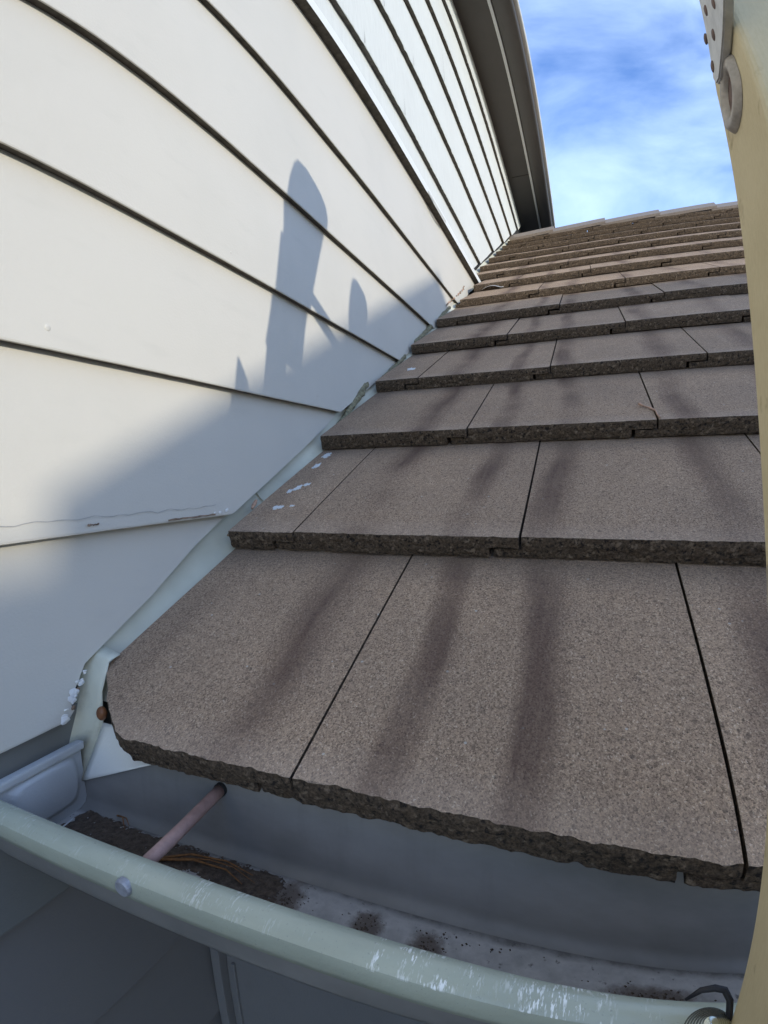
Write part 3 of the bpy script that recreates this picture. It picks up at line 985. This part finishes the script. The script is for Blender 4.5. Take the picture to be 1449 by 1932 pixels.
# ------------------------------------------------------------------ flashing along the wall
fl = thing('wall_flashing', 'pale green metal flashing strip between siding and roof tiles with bent end', 'flashing', (-0.04, 0.06, 0.0))
F0 = Vector((-0.04, 0.06, 0.0))
def fobj(o):
    o.parent = fl
    o.matrix_parent_inverse = Matrix.Translation(-F0)
    return o
def strip(name, s0, s1, prof, mat, n=40, wav=0.002, seed=0):
    V, Fc = [], []
    m = len(prof)
    for i in range(n + 1):
        s = lerp(s0, s1, i / n)
        for j, (x, nn) in enumerate(prof):
            p = roof_pt(x + wav * mnoise.noise(Vector((s * 4, j * 0.3, seed))), s, nn + wav * mnoise.noise(Vector((s * 5, j * 0.2, seed + 5))))
            V.append(p)
    for i in range(n):
        for j in range(m - 1):
            Fc.append((i * m + j, i * m + j + 1, (i + 1) * m + j + 1, (i + 1) * m + j))
    return fobj(mesh_obj(name, V, Fc, mat, None, True))
FP = [(-0.0445, 0.07), (-0.0440, 0.020), (-0.0425, 0.000), (-0.036, -0.018), (-0.024, -0.030), (-0.008, -0.036), (0.035, -0.039)]
strip('flashing_strip', 0.055, 0.478, FP, M_FLASH, 30)
FP2 = [(x + 0.0012, n + 0.0012) for x, n in FP]
strip('flashing_strip', 0.470, 2.30, FP2, M_FLASH, 60, 0.002, 3)
FP3 = [(x - 0.062, n) for x, n in FP]
strip('flashing_strip', 2.32, 4.95, FP3, M_FLASH, 60, 0.002, 6)
# kick-out end: the strip bent down into the gutter, then a white folded pan corner
def quad_patch(name, p00, p01, p11, p10, mat, n=8, bulge=0.0, nrm=Vector((0, 0, 1))):
    V, Fc = [], []
    for i in range(n + 1):
        for j in range(n + 1):
            a, b = i / n, j / n
            p = p00 * (1 - a) * (1 - b) + p01 * (1 - a) * b + p11 * a * b + p10 * a * (1 - b)
            p = p + nrm * bulge * math.sin(math.pi * a) * math.sin(math.pi * b)
            V.append(p)
    for i in range(n):
        for j in range(n):
            q = i * (n + 1) + j
            Fc.append((q, q + 1, q + n + 2, q + n + 1))
    o = fobj(mesh_obj(name, V, Fc, mat, None, True))
    md = o.modifiers.new('thickness', 'SOLIDIFY')
    md.thickness = 0.0007
    return o
kl = [Vector(q) for q in ((-0.032, 0.0300, -0.0464), (-0.036, 0.0469, -0.0140), (-0.038, 0.0579, 0.0124), (-0.042, 0.0727, 0.0474), (-0.0435, 0.0900, 0.0560))]
kr = [Vector(q) for q in ((-0.012, 0.0314, -0.0844), (-0.002, 0.0571, -0.0269), (-0.002, 0.0590, 0.0050), (-0.004, 0.0730, 0.0380), (-0.006, 0.0900, 0.0400))]
kr[2] = Vector((-0.002, 0.0590, 0.0080))
V, Fc = [], []
for a, b in zip(kl, kr):
    for q in range(7):
        t = q / 6
        p = a.lerp(b, t)
        p.x -= 0.006 * math.sin(math.pi * t)
        V.append(p)
for i in range(4):
    for q in range(6):
        Fc.append((i * 7 + q, i * 7 + q + 1, i * 7 + q + 8, i * 7 + q + 7))
o = fobj(mesh_obj('kickout_side', V, Fc, M_FLASH, None, True))
o.modifiers.new('thickness', 'SOLIDIFY').thickness = 0.0007
B, D = kr[0], kr[1]
quad_patch('kickout_pan', B, Vector((0.0982, 0.030, -0.0397)), Vector((0.11, 0.06, -0.030)), D, M_KICK, 10, 0.002, Vector((0, -0.6, 0.8)))
# crumbling mortar bedded beside the tile edge
def lump(name, pts, r, mat, parent_fn, seed):
    bm = bmesh.new()
    tube(bm, pts, r, 10, True, [r * (0.55 + 0.9 * abs(mnoise.noise(Vector((i * 0.8, seed, 0))))) for i in range(len(pts))])
    bmesh.ops.subdivide_edges(bm, edges=bm.edges[:], cuts=1, use_grid_fill=True)
    for v in bm.verts:
        v.co += Vector((mnoise.noise(v.co * 160), mnoise.noise(v.co * 160 + Vector((5, 5, 5))), mnoise.noise(v.co * 160 + Vector((9, 1, 3))))) * r * 0.45
    return parent_fn(bm_obj(name, bm, mat, None))
lump('mortar_patch', [roof_pt(-0.021, 0.80 + 0.022 * i, -0.022 + 0.003 * i) for i in range(10)], 0.009, M_MORTAR, fobj, 4.2)
lump('mortar_patch', [roof_pt(-0.022, 1.12 + 0.03 * i, -0.020) for i in range(8)], 0.008, M_MORTAR, fobj, 1.2)
lump('mortar_patch', [roof_pt(-0.023, 1.46 + 0.03 * i, -0.012) for i in range(8)], 0.009, M_MORTAR, fobj, 7.2)
lump('mortar_patch', [roof_pt(-0.022, 1.78 + 0.03 * i, -0.012) for i in range(8)], 0.009, M_MORTAR, fobj, 8.2)
lump('debris_clump', [roof_pt(-0.018, 0.420 + 0.006 * i, -0.006 + 0.002 * i) for i in range(4)], 0.0035, M_TWIG, fobj, 2.4)
lump('debris_clump', [roof_pt(-0.018, 0.345 + 0.005 * i, -0.008) for i in range(3)], 0.0028, M_WOOD, fobj, 3.4)
for i in range(9):
    s = 1.95 + 0.045 * i
    lump('debris_clump', [roof_pt(-0.018 - 0.008 * random.random(), s + 0.01 * q, 0.004 + 0.006 * q * random.random()) for q in range(3)], 0.0034, M_TWIG if i % 2 else M_WOOD, fobj, i * 1.1)
# curled metal sheet poking from under a tile high up
V, Fc = [], []
for i in range(9):
    t = i / 8
    for j in range(2):
        V.append(roof_pt(0.045 + 0.10 * t, 2.40 + 0.06 * j, -0.022 + 0.012 * math.sin(math.pi * min(1, t * 1.15)) - 0.004 * j))
for i in range(8):
    Fc.append((2 * i, 2 * i + 2, 2 * i + 3, 2 * i + 1))
o = fobj(mesh_obj('curled_sheet', V, Fc, M_ALU, None, True))
o.modifiers.new('thickness', 'SOLIDIFY').thickness = 0.0012

# ------------------------------------------------------------------ wall below the eave
low = thing('recessed_wall', 'shade-darkened grey recessed house wall below the gutter at inner corner', 'wall', (0.6, 0.24, -3.1))
L0 = Vector((0.6, 0.24, -3.1))
def lobj(o):
    o.parent = low
    o.matrix_parent_inverse = Matrix.Translation(-L0)
    return o
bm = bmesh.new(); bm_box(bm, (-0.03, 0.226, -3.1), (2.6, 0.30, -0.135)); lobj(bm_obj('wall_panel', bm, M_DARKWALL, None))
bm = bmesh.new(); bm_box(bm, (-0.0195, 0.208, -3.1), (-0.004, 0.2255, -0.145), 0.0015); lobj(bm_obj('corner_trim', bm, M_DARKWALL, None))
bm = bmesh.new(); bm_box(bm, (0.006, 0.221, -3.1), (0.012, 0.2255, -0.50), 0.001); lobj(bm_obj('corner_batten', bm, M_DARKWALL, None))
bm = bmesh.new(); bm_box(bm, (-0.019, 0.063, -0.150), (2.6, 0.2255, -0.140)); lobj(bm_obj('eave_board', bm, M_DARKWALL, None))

# ------------------------------------------------------------------ dirt and litter
def dirt_patch(name, outline, h, seed, label, step=0.0015):
    """Low mound over an irregular outline of (x, y) on the trough floor."""
    xs = [p[0] for p in outline]; ys = [p[1] for p in outline]
    def inside(x, y):
        c = False
        n = len(outline)
        for i in range(n):
            (x1, y1), (x2, y2) = outline[i], outline[(i + 1) % n]
            if (y1 > y) != (y2 > y) and x < (x2 - x1) * (y - y1) / (y2 - y1) + x1:
                c = not c
        return c
    def dist(x, y):
        d = 9
        n = len(outline)
        for i in range(n):
            (x1, y1), (x2, y2) = outline[i], outline[(i + 1) % n]
            L2 = (x2 - x1) ** 2 + (y2 - y1) ** 2
            t = max(0, min(1, ((x - x1) * (x2 - x1) + (y - y1) * (y2 - y1)) / L2))
            d = min(d, math.hypot(x - x1 - t * (x2 - x1), y - y1 - t * (y2 - y1)))
        return d if inside(x, y) else -d
    nx = int((max(xs) - min(xs)) / step) + 1
    ny = int((max(ys) - min(ys)) / step) + 1
    V, F, id_ = [], [], {}
    for i in range(nx + 1):
        for j in range(ny + 1):
            x, y = min(xs) + i * step, min(ys) + j * step
            d = dist(x, y) + 0.006 * fbm(x * 90, y * 90, seed, 3)
            z = min(1, max(-0.3, d / 0.006)) * h * (0.75 + 0.5 * fbm(x * 150, y * 150, seed + 3, 3))
            id_[(i, j)] = len(V)
            V.append((x, y, -0.1142 + z + 0.0002))
            V[-1] = (x, y, max(-0.1165, V[-1][2]))
    for i in range(nx):
        for j in range(ny):
            q = [id_[(i, j)], id_[(i + 1, j)], id_[(i + 1, j + 1)], id_[(i, j + 1)]]
            mx = max(V[a][2] for a in q)
            edge_ = (mx + 0.1142) / h
            if mx > -0.1145 and edge_ + 0.55 * random.random() + 0.5 * mnoise.noise(Vector((V[q[0]][0] * 420, V[q[0]][1] * 420, seed))) > 0.55:
                F.append(tuple(q))
    o = mesh_obj(name, V, F, M_DIRT, None, False)
    o['kind'] = 'stuff'
    o['label'] = label
    return o
dirt_patch('gutter_dirt', [(-0.008, -0.02), (0.0, 0.030), (0.05, 0.026), (0.10, 0.024), (0.155, 0.024), (0.19, 0.024), (0.245, 0.025), (0.258, 0.006), (0.245, -0.018), (0.205, -0.022), (0.185, -0.004), (0.165, 0.000), (0.145, -0.012), (0.12, -0.035), (0.0, -0.035)], 0.0022, 2.0, 'dark damp leaf dirt lying in the gutter by the end cap')
# loose crumbs of grit scattered along the trough
rc = random.Random(9)
V, F = [], []
def crumb(x, y, r):
    b = len(V)
    for q in ((1, 0, 0), (-1, 0.3, 0), (0, 1, 0.1), (0.1, -1, 0), (0, 0, 1)):
        V.append((x + q[0] * r * rc.uniform(0.6, 1.3), y + q[1] * r * rc.uniform(0.6, 1.3), -0.1140 + q[2] * r * rc.uniform(0.5, 1.2)))
    F.extend([(b, b + 2, b + 4), (b + 2, b + 1, b + 4), (b + 1, b + 3, b + 4), (b + 3, b, b + 4)])
for (ex, ey, rx, ry, n) in ((0.337, 0.000, 0.013, 0.016, 70), (0.388, -0.003, 0.014, 0.016, 70), (0.552, -0.004, 0.034, 0.010, 150), (0.262, 0.002, 0.02, 0.018, 90), (0.40, 0.012, 0.20, 0.008, 30), (0.12, 0.004, 0.12, 0.016, 160)):
    for i in range(n):
        a, q = rc.uniform(0, 6.283), rc.gauss(0, 0.62)
        crumb(ex + math.cos(a) * q * rx, min(0.024, ey + math.sin(a) * q * ry), rc.choice([0.0004, 0.0006, 0.0008, 0.0012]))
o = mesh_obj('loose_grit', V, F, M_DIRT)
o['kind'] = 'stuff'
o['label'] = 'loose dark grit scattered along the gutter floor'

def needle(pts, r, label, tip=0.3):
    bm = bmesh.new()
    dense = []
    P = [Vector(p) for p in pts]
    for i in range(len(P) - 1):
        for q in range(4):
            dense.append(P[i].lerp(P[i + 1], q / 4))
    dense.append(P[-1])
    tube(bm, dense, r, 6, True, [r * lerp(1.0, tip, i / (len(dense) - 1)) for i in range(len(dense))])
    return bm_obj('pine_needle', bm, M_NEEDLE, None, True)
GRP = 'dry pine needles in the gutter'
ZN = -0.1085
tag(needle([(0.128, -0.004, ZN - 0.001), (0.158, 0.009, ZN + 0.003), (0.195, 0.014, ZN + 0.003), (0.225, 0.011, ZN)], 0.0013, ''), 'long curved orange pine needle on the gutter dirt, upper of the pair', 'pine needle', GRP)
tag(needle([(0.132, -0.005, ZN), (0.165, 0.004, ZN + 0.003), (0.200, 0.006, ZN + 0.002), (0.222, -0.001, ZN)], 0.0014, ''), 'long curved orange pine needle on the gutter dirt, lower of the pair', 'pine needle', GRP)
tag(needle([(0.150, 0.004, ZN), (0.18, 0.0085, ZN + 0.004), (0.205, 0.010, ZN + 0.003), (0.232, 0.004, ZN)], 0.0008, ''), 'thin pine needle lying between the two long thick needles', 'pine needle', GRP)
tag(needle([(0.044, 0.0265, ZN + 0.001), (0.056, 0.023, ZN + 0.005), (0.068, 0.014, ZN)], 0.0010, ''), 'short bent pine needle near the gutter end cap, longer of two', 'pine needle', GRP)
tag(needle([(0.047, 0.027, ZN + 0.001), (0.060, 0.024, ZN + 0.004), (0.069, 0.019, ZN + 0.001)], 0.0009, ''), 'short straight pine needle near the gutter end cap, shorter of two', 'pine needle', GRP)

# twig lying on the third course
bm = bmesh.new()
def on_tile(x, s, k, h=0.0):
    return roof_pt(x, s, -(s - k * GAUGE) * 0.0913 + h)
tube(bm, [on_tile(0.586, 0.775, 2, 0.006), on_tile(0.592, 0.765, 2, 0.004), on_tile(0.602, 0.752, 2, 0.0035), on_tile(0.609, 0.735, 2, 0.003), on_tile(0.6085, 0.712, 2, 0.004), on_tile(0.611, 0.694, 2, 0.003)], 0.0018, 7, True, [0.003, 0.0016, 0.0017, 0.0019, 0.0018, 0.0012])
tag(bm_obj('twig', bm, M_TWIG, None, True), 'small bent pinkish twig lying on the tile joint in third course', 'twig')
# seed caught beside the clipped tile
bm = bmesh.new()
bmesh.ops.create_uvsphere(bm, u_segments=16, v_segments=10, radius=0.0062)
for v in bm.verts:
    v.co.z *= 1.25
    v.co.y *= 0.8
bmesh.ops.translate(bm, verts=bm.verts[:], vec=(0.013, 0.0445, -0.008))
tag(bm_obj('brown_seed', bm, M_SEED, None, True), 'round brown seed wedged between flashing and the clipped corner tile', 'seed')

# white paint drips on the cut tiles beside the wall
def paint_spot(k, x, s, rx, rs, seed, tile):
    o, tx = tile
    n = 30
    V = [None]
    c = Vector((0, 0, 0))
    pts = []
    for i in range(n):
        a = 2 * math.pi * i / n
        r = 0.68 + 0.6 * mnoise.noise(Vector((math.cos(a) * 1.6 + seed, math.sin(a) * 1.6, seed * 2))) + 0.35 * mnoise.noise(Vector((math.cos(a) * 4 + seed, math.sin(a) * 4, seed * 3)))
        pts.append((x + math.cos(a) * rx * r, s + math.sin(a) * rs * r))
    inv = o.matrix_basis.inverted()
    def loc(px, ps, h):
        p = inv @ Vector((px, ps, -(ps - k * GAUGE) * 0.0913))
        return (p.x, p.y, TT + h)
    V = [loc(x, s, 0.0013)] + [loc(px, ps, 0.0010) for px, ps in pts] + [loc(px, ps, -0.0006) for px, ps in pts]
    F = [(0, 1 + i, 1 + (i + 1) % n) for i in range(n)] + [(1 + i, 1 + n + i, 1 + n + (i + 1) % n, 1 + (i + 1) % n) for i in range(n)]
    mesh_obj('paint_spot', V, F, M_SPOT, o)
t1 = tiles[(1, 0)]
paint_spot(1, 0.030, 0.424, 0.011, 0.009, 1.3, t1)
paint_spot(1, 0.0535, 0.430, 0.0055, 0.004, 2.1, t1)
paint_spot(1, 0.027, 0.500, 0.010, 0.014, 5.5, t1)
paint_spot(1, 0.038, 0.514, 0.007, 0.008, 7.7, t1)
paint_spot(1, 0.018, 0.485, 0.006, 0.010, 3.9, t1)
paint_spot(1, 0.013, 0.60, 0.008, 0.02, 9.1, t1)
paint_spot(1, 0.010, 0.655, 0.010, 0.02, 4.4, t1)
t3 = tiles[(3, 0)]
paint_spot(3, 0.052, 1.150, 0.016, 0.018, 6.2, t3)

# ------------------------------------------------------------------ ladder
LEAN = RAD(15.1)
LD_ORIGIN = Vector((0.578, -0.0872, -0.013))
lad = thing('extension_ladder', 'yellow fibreglass extension ladder leaning on the gutter at right', 'ladder', LD_ORIGIN, (-LEAN, 0, 0))
# ladder frame: x across, y = thickness away from the climber, z along the rails; far edge of the fly rail at y = 0
def rail(x0, side, ylo, yhi, zlo, zhi, name='rail'):
    """Channel rail: web with its flat face outwards, rounded flange corners, pointed end cap separately."""
    t = 0.0045
    fl_ = 0.028 * side
    r = 0.006
    prof = []
    def arc(cx, cy, a0, a1, rr, n=4):
        return [(cx + rr * math.cos(RAD(lerp(a0, a1, i / n))), cy + rr * math.sin(RAD(lerp(a0, a1, i / n)))) for i in range(n + 1)]
    # outline for side=+1: web at x0, flanges towards +x
    o_ = arc(r, ylo + r, 180, 270, r) + [(abs(fl_), ylo), (abs(fl_), ylo + t)]
    o_ += arc(r, ylo + r, 270, 180, r - t + 0.001) if r > t else [(t, ylo + t)]
    o_ += arc(r, yhi - r, 180, 90, r - t + 0.001) + [(abs(fl_), yhi - t), (abs(fl_), yhi)] + arc(r, yhi - r, 90, 180, r)
    bm = bmesh.new()
    zs = np.concatenate([np.linspace(zlo, zhi - 0.16, 10), np.linspace(zhi - 0.15, zhi, 16)])
    rings = [[bm.verts.new((x0 + side * px, py, z)) for px, py in o_] for z in zs]
    n = len(o_)
    for a in range(len(zs) - 1):
        for i in range(n):
            bm.faces.new((rings[a][i], rings[a][(i + 1) % n], rings[a + 1][(i + 1) % n], rings[a + 1][i]))
    bm.faces.new(rings[0][::-1]); bm.faces.new(rings[-1])
    bmesh.ops.recalc_face_normals(bm, faces=bm.faces[:])
    return bm_obj(name, bm, M_FIBRE, lad, False)
def end_cap(x0, side, ylo, yhi, z, h=0.10):  # unseen bulky rail cover, added, outline shaped to cast the wall shadow
    bm = bmesh.new()
    w = 0.031 * side
    narrow = 1.0 if side > 0 else 0.62
    xa, xb = sorted((x0 - 0.003 * side, x0 + w))
    out = [(-0.050, 0.70), (-0.040, 0.845), (-0.038, 0.947), (-0.046, 0.999), (-0.043, 1.045), (-0.034, 1.085), (-0.022, 1.105), (0.010, 1.114), (0.050, 1.110), (0.074, 1.097), (0.086, 1.072), (0.085, 1.040), (0.070, 0.957), (0.066, 0.931), (0.060, 0.895), (0.052, 0.80), (0.046, 0.70)]
    out = [(y_ * narrow, z_ if narrow == 1.0 else z_ - 0.012) for y_, z_ in out]
    a = [bm.verts.new((xa, y, zz)) for y, zz in out]
    b = [bm.verts.new((xb, y, zz)) for y, zz in out]
    bm.faces.new(a); bm.faces.new(b[::-1])
    for i in range(len(out)):
        bm.faces.new((a[i], b[i], b[(i + 1) % len(out)], a[(i + 1) % len(out)]))
    bmesh.ops.recalc_face_normals(bm, faces=bm.faces[:])
    bm_obj('shadow_shaped_cover', bm, M_RUBBER, lad)
SPAN = 0.40
FY0, FY1 = -0.078, 0.0
ZTOP = 0.985
ZB = -3.10
rail(0.009, 1, -0.050, FY1 - 0.004, -1.6, 0.93)
rail(SPAN + 0.021, -1, -0.028, FY1 - 0.004, -1.6, 0.93)
end_cap(0.009, 1, FY0 + 0.002, FY1 - 0.004, ZTOP)
end_cap(SPAN + 0.021, -1, FY0 + 0.002, FY1 - 0.004, ZTOP)
for x0, sd in ((0.0, 1), (SPAN + 0.03, -1)):
    r_ = rail(x0, sd, FY0, FY1, ZB, 0.60)
    for v in r_.data.vertices:                       # far corner of the rail top is rounded away
        if v.co.z > 0.505:
            lim_ = -0.060 * ((v.co.z - 0.505) / 0.115) ** 1.0
            v.co.y = min(v.co.y, lim_)
RC = -0.038                                     # rung centre in y
def rung(z, yc, xa, xb):
    bm = bmesh.new()
    n = 16
    def dsec(x, s=1.0):
        o_ = []
        for i in range(n):
            a = 2 * math.pi * i / n
            rr = 0.0165 * s
            yy, zz = math.cos(a) * rr, math.sin(a) * rr
            zz = min(zz, 0.0125 * s)
            o_.append(bm.verts.new((x, yc + yy, z + zz)))
        return o_
    ra, rb = dsec(xa), dsec(xb)
    for i in range(n):
        bm.faces.new((ra[i], ra[(i + 1) % n], rb[(i + 1) % n], rb[i]))
    o = bm_obj('rung', bm, M_ALU, lad, True)
    md = o.modifiers.new('thickness', 'SOLIDIFY')
    md.thickness = 0.002
    for x, s in ((xa, -1), (xb, 1)):
        # swaged flange, facing out of the web
        bm = bmesh.new()
        prof = [(0.0118, -0.0005), (0.0128, 0.0030), (0.0158, 0.0044), (0.0196, 0.0040), (0.0222, 0.0003)]
        rings = []
        for i in range(28):
            a = 2 * math.pi * i / 28
            sq = 1.0 / max(0.80, (abs(math.cos(a)) ** 6 + abs(math.sin(a)) ** 6) ** (1 / 6))
            rings.append([bm.verts.new((x + s * h, yc + math.cos(a) * r * min(1.0, 0.93 * sq), z + math.sin(a) * r * min(1.0, 0.98 * sq))) for r, h in prof])
        for i in range(28):
            for j in range(len(prof) - 1):
                bm.faces.new((rings[i][j], rings[(i + 1) % 28][j], rings[(i + 1) % 28][j + 1], rings[i][j + 1]))
        bmesh.ops.recalc_face_normals(bm, faces=bm.faces[:])
        bm_obj('rung_flange', bm, M_FLANGE, o, True)
        bm = bmesh.new()
        va = [bm.verts.new((x + s * 0.0006, yc + math.cos(2 * math.pi * i / 20) * 0.0125, z + math.sin(2 * math.pi * i / 20) * 0.0125)) for i in range(20)]
        bm.faces.new(va)
        bm_obj('rung_bore', bm, M_RIVET, o)  # dark disc painted in place of the rung's shaded hollow
ZR = 0.4720
for i in range(-12, 1):
    rung(ZR + 0.270 * i, RC, 0.0, SPAN + 0.03)
rung(0.873, 0.040, 0.009, SPAN + 0.021)
# riveted guide plate wrapped on the rail
def guide_plate():
    t = 0.0062
    bm = bmesh.new()
    out = [(-0.110, 0.486), (-0.037, 0.486), (-0.0290, 0.490), (-0.0262, 0.498), (-0.0520, 0.549), (-0.085, 0.615), (-0.110, 0.64)]
    a = [bm.verts.new((-0.0003, y, z)) for y, z in out]
    b = [bm.verts.new((-t, y, z)) for y, z in out]
    n = len(out)
    bm.faces.new(a); bm.faces.new(b[::-1])
    for i in range(n):
        bm.faces.new((a[i], b[i], b[(i + 1) % n], a[(i + 1) % n]))
    bmesh.ops.recalc_face_normals(bm, faces=bm.faces[:])
    bmesh.ops.bevel(bm, geom=bm.edges[:], offset=0.001, segments=2, affect='EDGES')
    p = bm_obj('guide_plate', bm, M_ALU, lad)
    for (y, z) in [(-0.057, 0.527), (-0.054, 0.506), (-0.036, 0.525), (-0.033, 0.502), (-0.078, 0.53), (-0.076, 0.508), (-0.062, 0.552)]:
        bm = bmesh.new()
        bmesh.ops.create_uvsphere(bm, u_segments=14, v_segments=8, radius=0.0034)
        for v in bm.verts:
            v.co.x *= 0.35
            v.co.z *= 1.25
        bmesh.ops.translate(bm, verts=bm.verts[:], vec=(-t, y, z))
        bm_obj('rivet', bm, M_RIVET, p, True)
guide_plate()

# ribbed metal hook end with a black cord loop over the gutter rim
cord = thing('cord_hook', 'ribbed shiny metal hook end with black cord on gutter rim beside ladder', 'hook', (0.566, -0.1, -0.032))
ax = (Vector((0.4916, -0.334, 0.244)) - Vector((0.566, -0.1, -0.03))).normalized() * 0.6 + Vector((0.0, -0.1, 0.75))
ax.normalize()
e1 = ax.cross(Vector((1, 0, 0))).normalized()
e2 = ax.cross(e1).normalized()
bm = bmesh.new()
prof = []
for i in range(7):
    r0 = 0.0150 - 0.0017 * i
    h0 = 0.0022 * i
    prof += [(r0, h0), (r0 + 0.0002, h0 + 0.0011), (r0 - 0.0012, h0 + 0.0017)]
prof.append((0.0, 0.0022 * 7))
rings = []
for r, h in prof:
    rings.append([bm.verts.new(ax * h + (e1 * math.cos(2 * math.pi * i / 32) + e2 * math.sin(2 * math.pi * i / 32)) * max(r, 0.0003)) for i in range(32)])
for a in range(len(rings) - 1):
    for i in range(32):
        bm.faces.new((rings[a][i], rings[a][(i + 1) % 32], rings[a + 1][(i + 1) % 32], rings[a + 1][i]))
bmesh.ops.recalc_face_normals(bm, faces=bm.faces[:])
bm_obj('ribbed_end', bm, M_CHROME, cord, True)
bm = bmesh.new()
tube(bm, [(-0.016, 0.014, 0.012), (-0.008, 0.016, 0.0190), (0.000, 0.016, 0.0215), (0.006, 0.015, 0.021), (0.0105, 0.012, 0.015), (0.0125, 0.006, 0.004), (0.013, 0.0, -0.012), (0.012, -0.004, -0.03)], 0.0024, 8, True, [0.0010, 0.0020, 0.0024, 0.0024, 0.0024, 0.0024, 0.0024, 0.0024])
bm_obj('cord_loop', bm, M_RUBBER, cord, True)
cord.scale = (0.86, 0.86, 0.86)

# ------------------------------------------------------------------ unseen house, added and shaped to cast the broad shade
def shade_caster():
    nb = thing('shade_caster_house', 'added stucco house out of view to the right, gable shaped to cast the shade', 'house', (8.0, -1.5, -3.1))
    N0 = Vector((8.0, -1.5, -3.1))
    def nobj(o):
        o.parent = nb
        o.matrix_parent_inverse = Matrix.Translation(-N0)
        return o
    t = 5.03
    X0n = 5.0
    ry, rz = 1.62 - 0.65 * t, 0.985 + 0.335 * t       # ridge
    ey = 0.035 - 0.65 * t                             # eave on the near slope
    ez = 0.224 + 0.335 * t
    hw = ry - ey
    bm = bmesh.new()
    prof = [(ey + 0.06, -3.1), (ry + hw - 0.06, -3.1), (ry + hw - 0.06, ez - 0.08), (ry, rz - 0.09), (ey + 0.06, ez - 0.08)]
    a = [bm.verts.new((X0n + 0.15, y, z)) for y, z in prof]
    b = [bm.verts.new((X0n + 6.0, y, z)) for y, z in prof]
    bm.faces.new(a); bm.faces.new(b[::-1])
    for i in range(5):
        bm.faces.new((a[i], b[i], b[(i + 1) % 5], a[(i + 1) % 5]))
    bmesh.ops.recalc_face_normals(bm, faces=bm.faces[:])
    nobj(bm_obj('wall', bm, M_NWALL, None))
    for sgn in (-1, 1):
        bm = bmesh.new()
        y1 = ry + sgn * hw
        q = [(ry, rz), (y1, ez), (y1, ez - 0.08), (ry, rz - 0.085)]
        a = [bm.verts.new((X0n, y + sgn * 0.001, z)) for y, z in q]
        b = [bm.verts.new((X0n + 6.2, y + sgn * 0.001, z)) for y, z in q]
        bm.faces.new(a); bm.faces.new(b[::-1])
        for i in range(4):
            bm.faces.new((a[i], b[i], b[(i + 1) % 4], a[(i + 1) % 4]))
        bmesh.ops.recalc_face_normals(bm, faces=bm.faces[:])
        nobj(bm_obj('roof_slope', bm, M_NROOF, None))
    for z in (-2.2, 0.0):
        bm = bmesh.new()
        bm_box(bm, (X0n + 0.12, ry - 0.4, z), (X0n + 0.17, ry + 0.4, z + 1.1), 0.01)
        w = nobj(bm_obj('window', bm, M_TRIM, None))
        bm = bmesh.new()
        bm_box(bm, (X0n + 0.11, ry - 0.34, z + 0.06), (X0n + 0.125, ry + 0.34, z + 1.04), 0.0)
        g = bm_obj('pane', bm, M_GLASS, w)
    # added flat-roofed block, unseen and further off, to shade the wall's lower left
    AX = 8.6
    az = 0.165 + 0.335 * (AX + 0.03)
    bm = bmesh.new()
    bm_box(bm, (AX + 0.05, -9.5, -3.1), (AX + 4.0, ey + 0.02 - 0.65 * 3.6 + 1.9, az - 0.12))
    nobj(bm_obj('shade_block_wall', bm, M_NWALL, None))
    bm = bmesh.new()
    bm_box(bm, (AX, -9.6, az - 0.119), (AX + 4.1, ey + 0.05 - 0.65 * 3.6 + 1.9, az))
    nobj(bm_obj('shade_block_roof', bm, M_NROOF, None))
shade_caster()
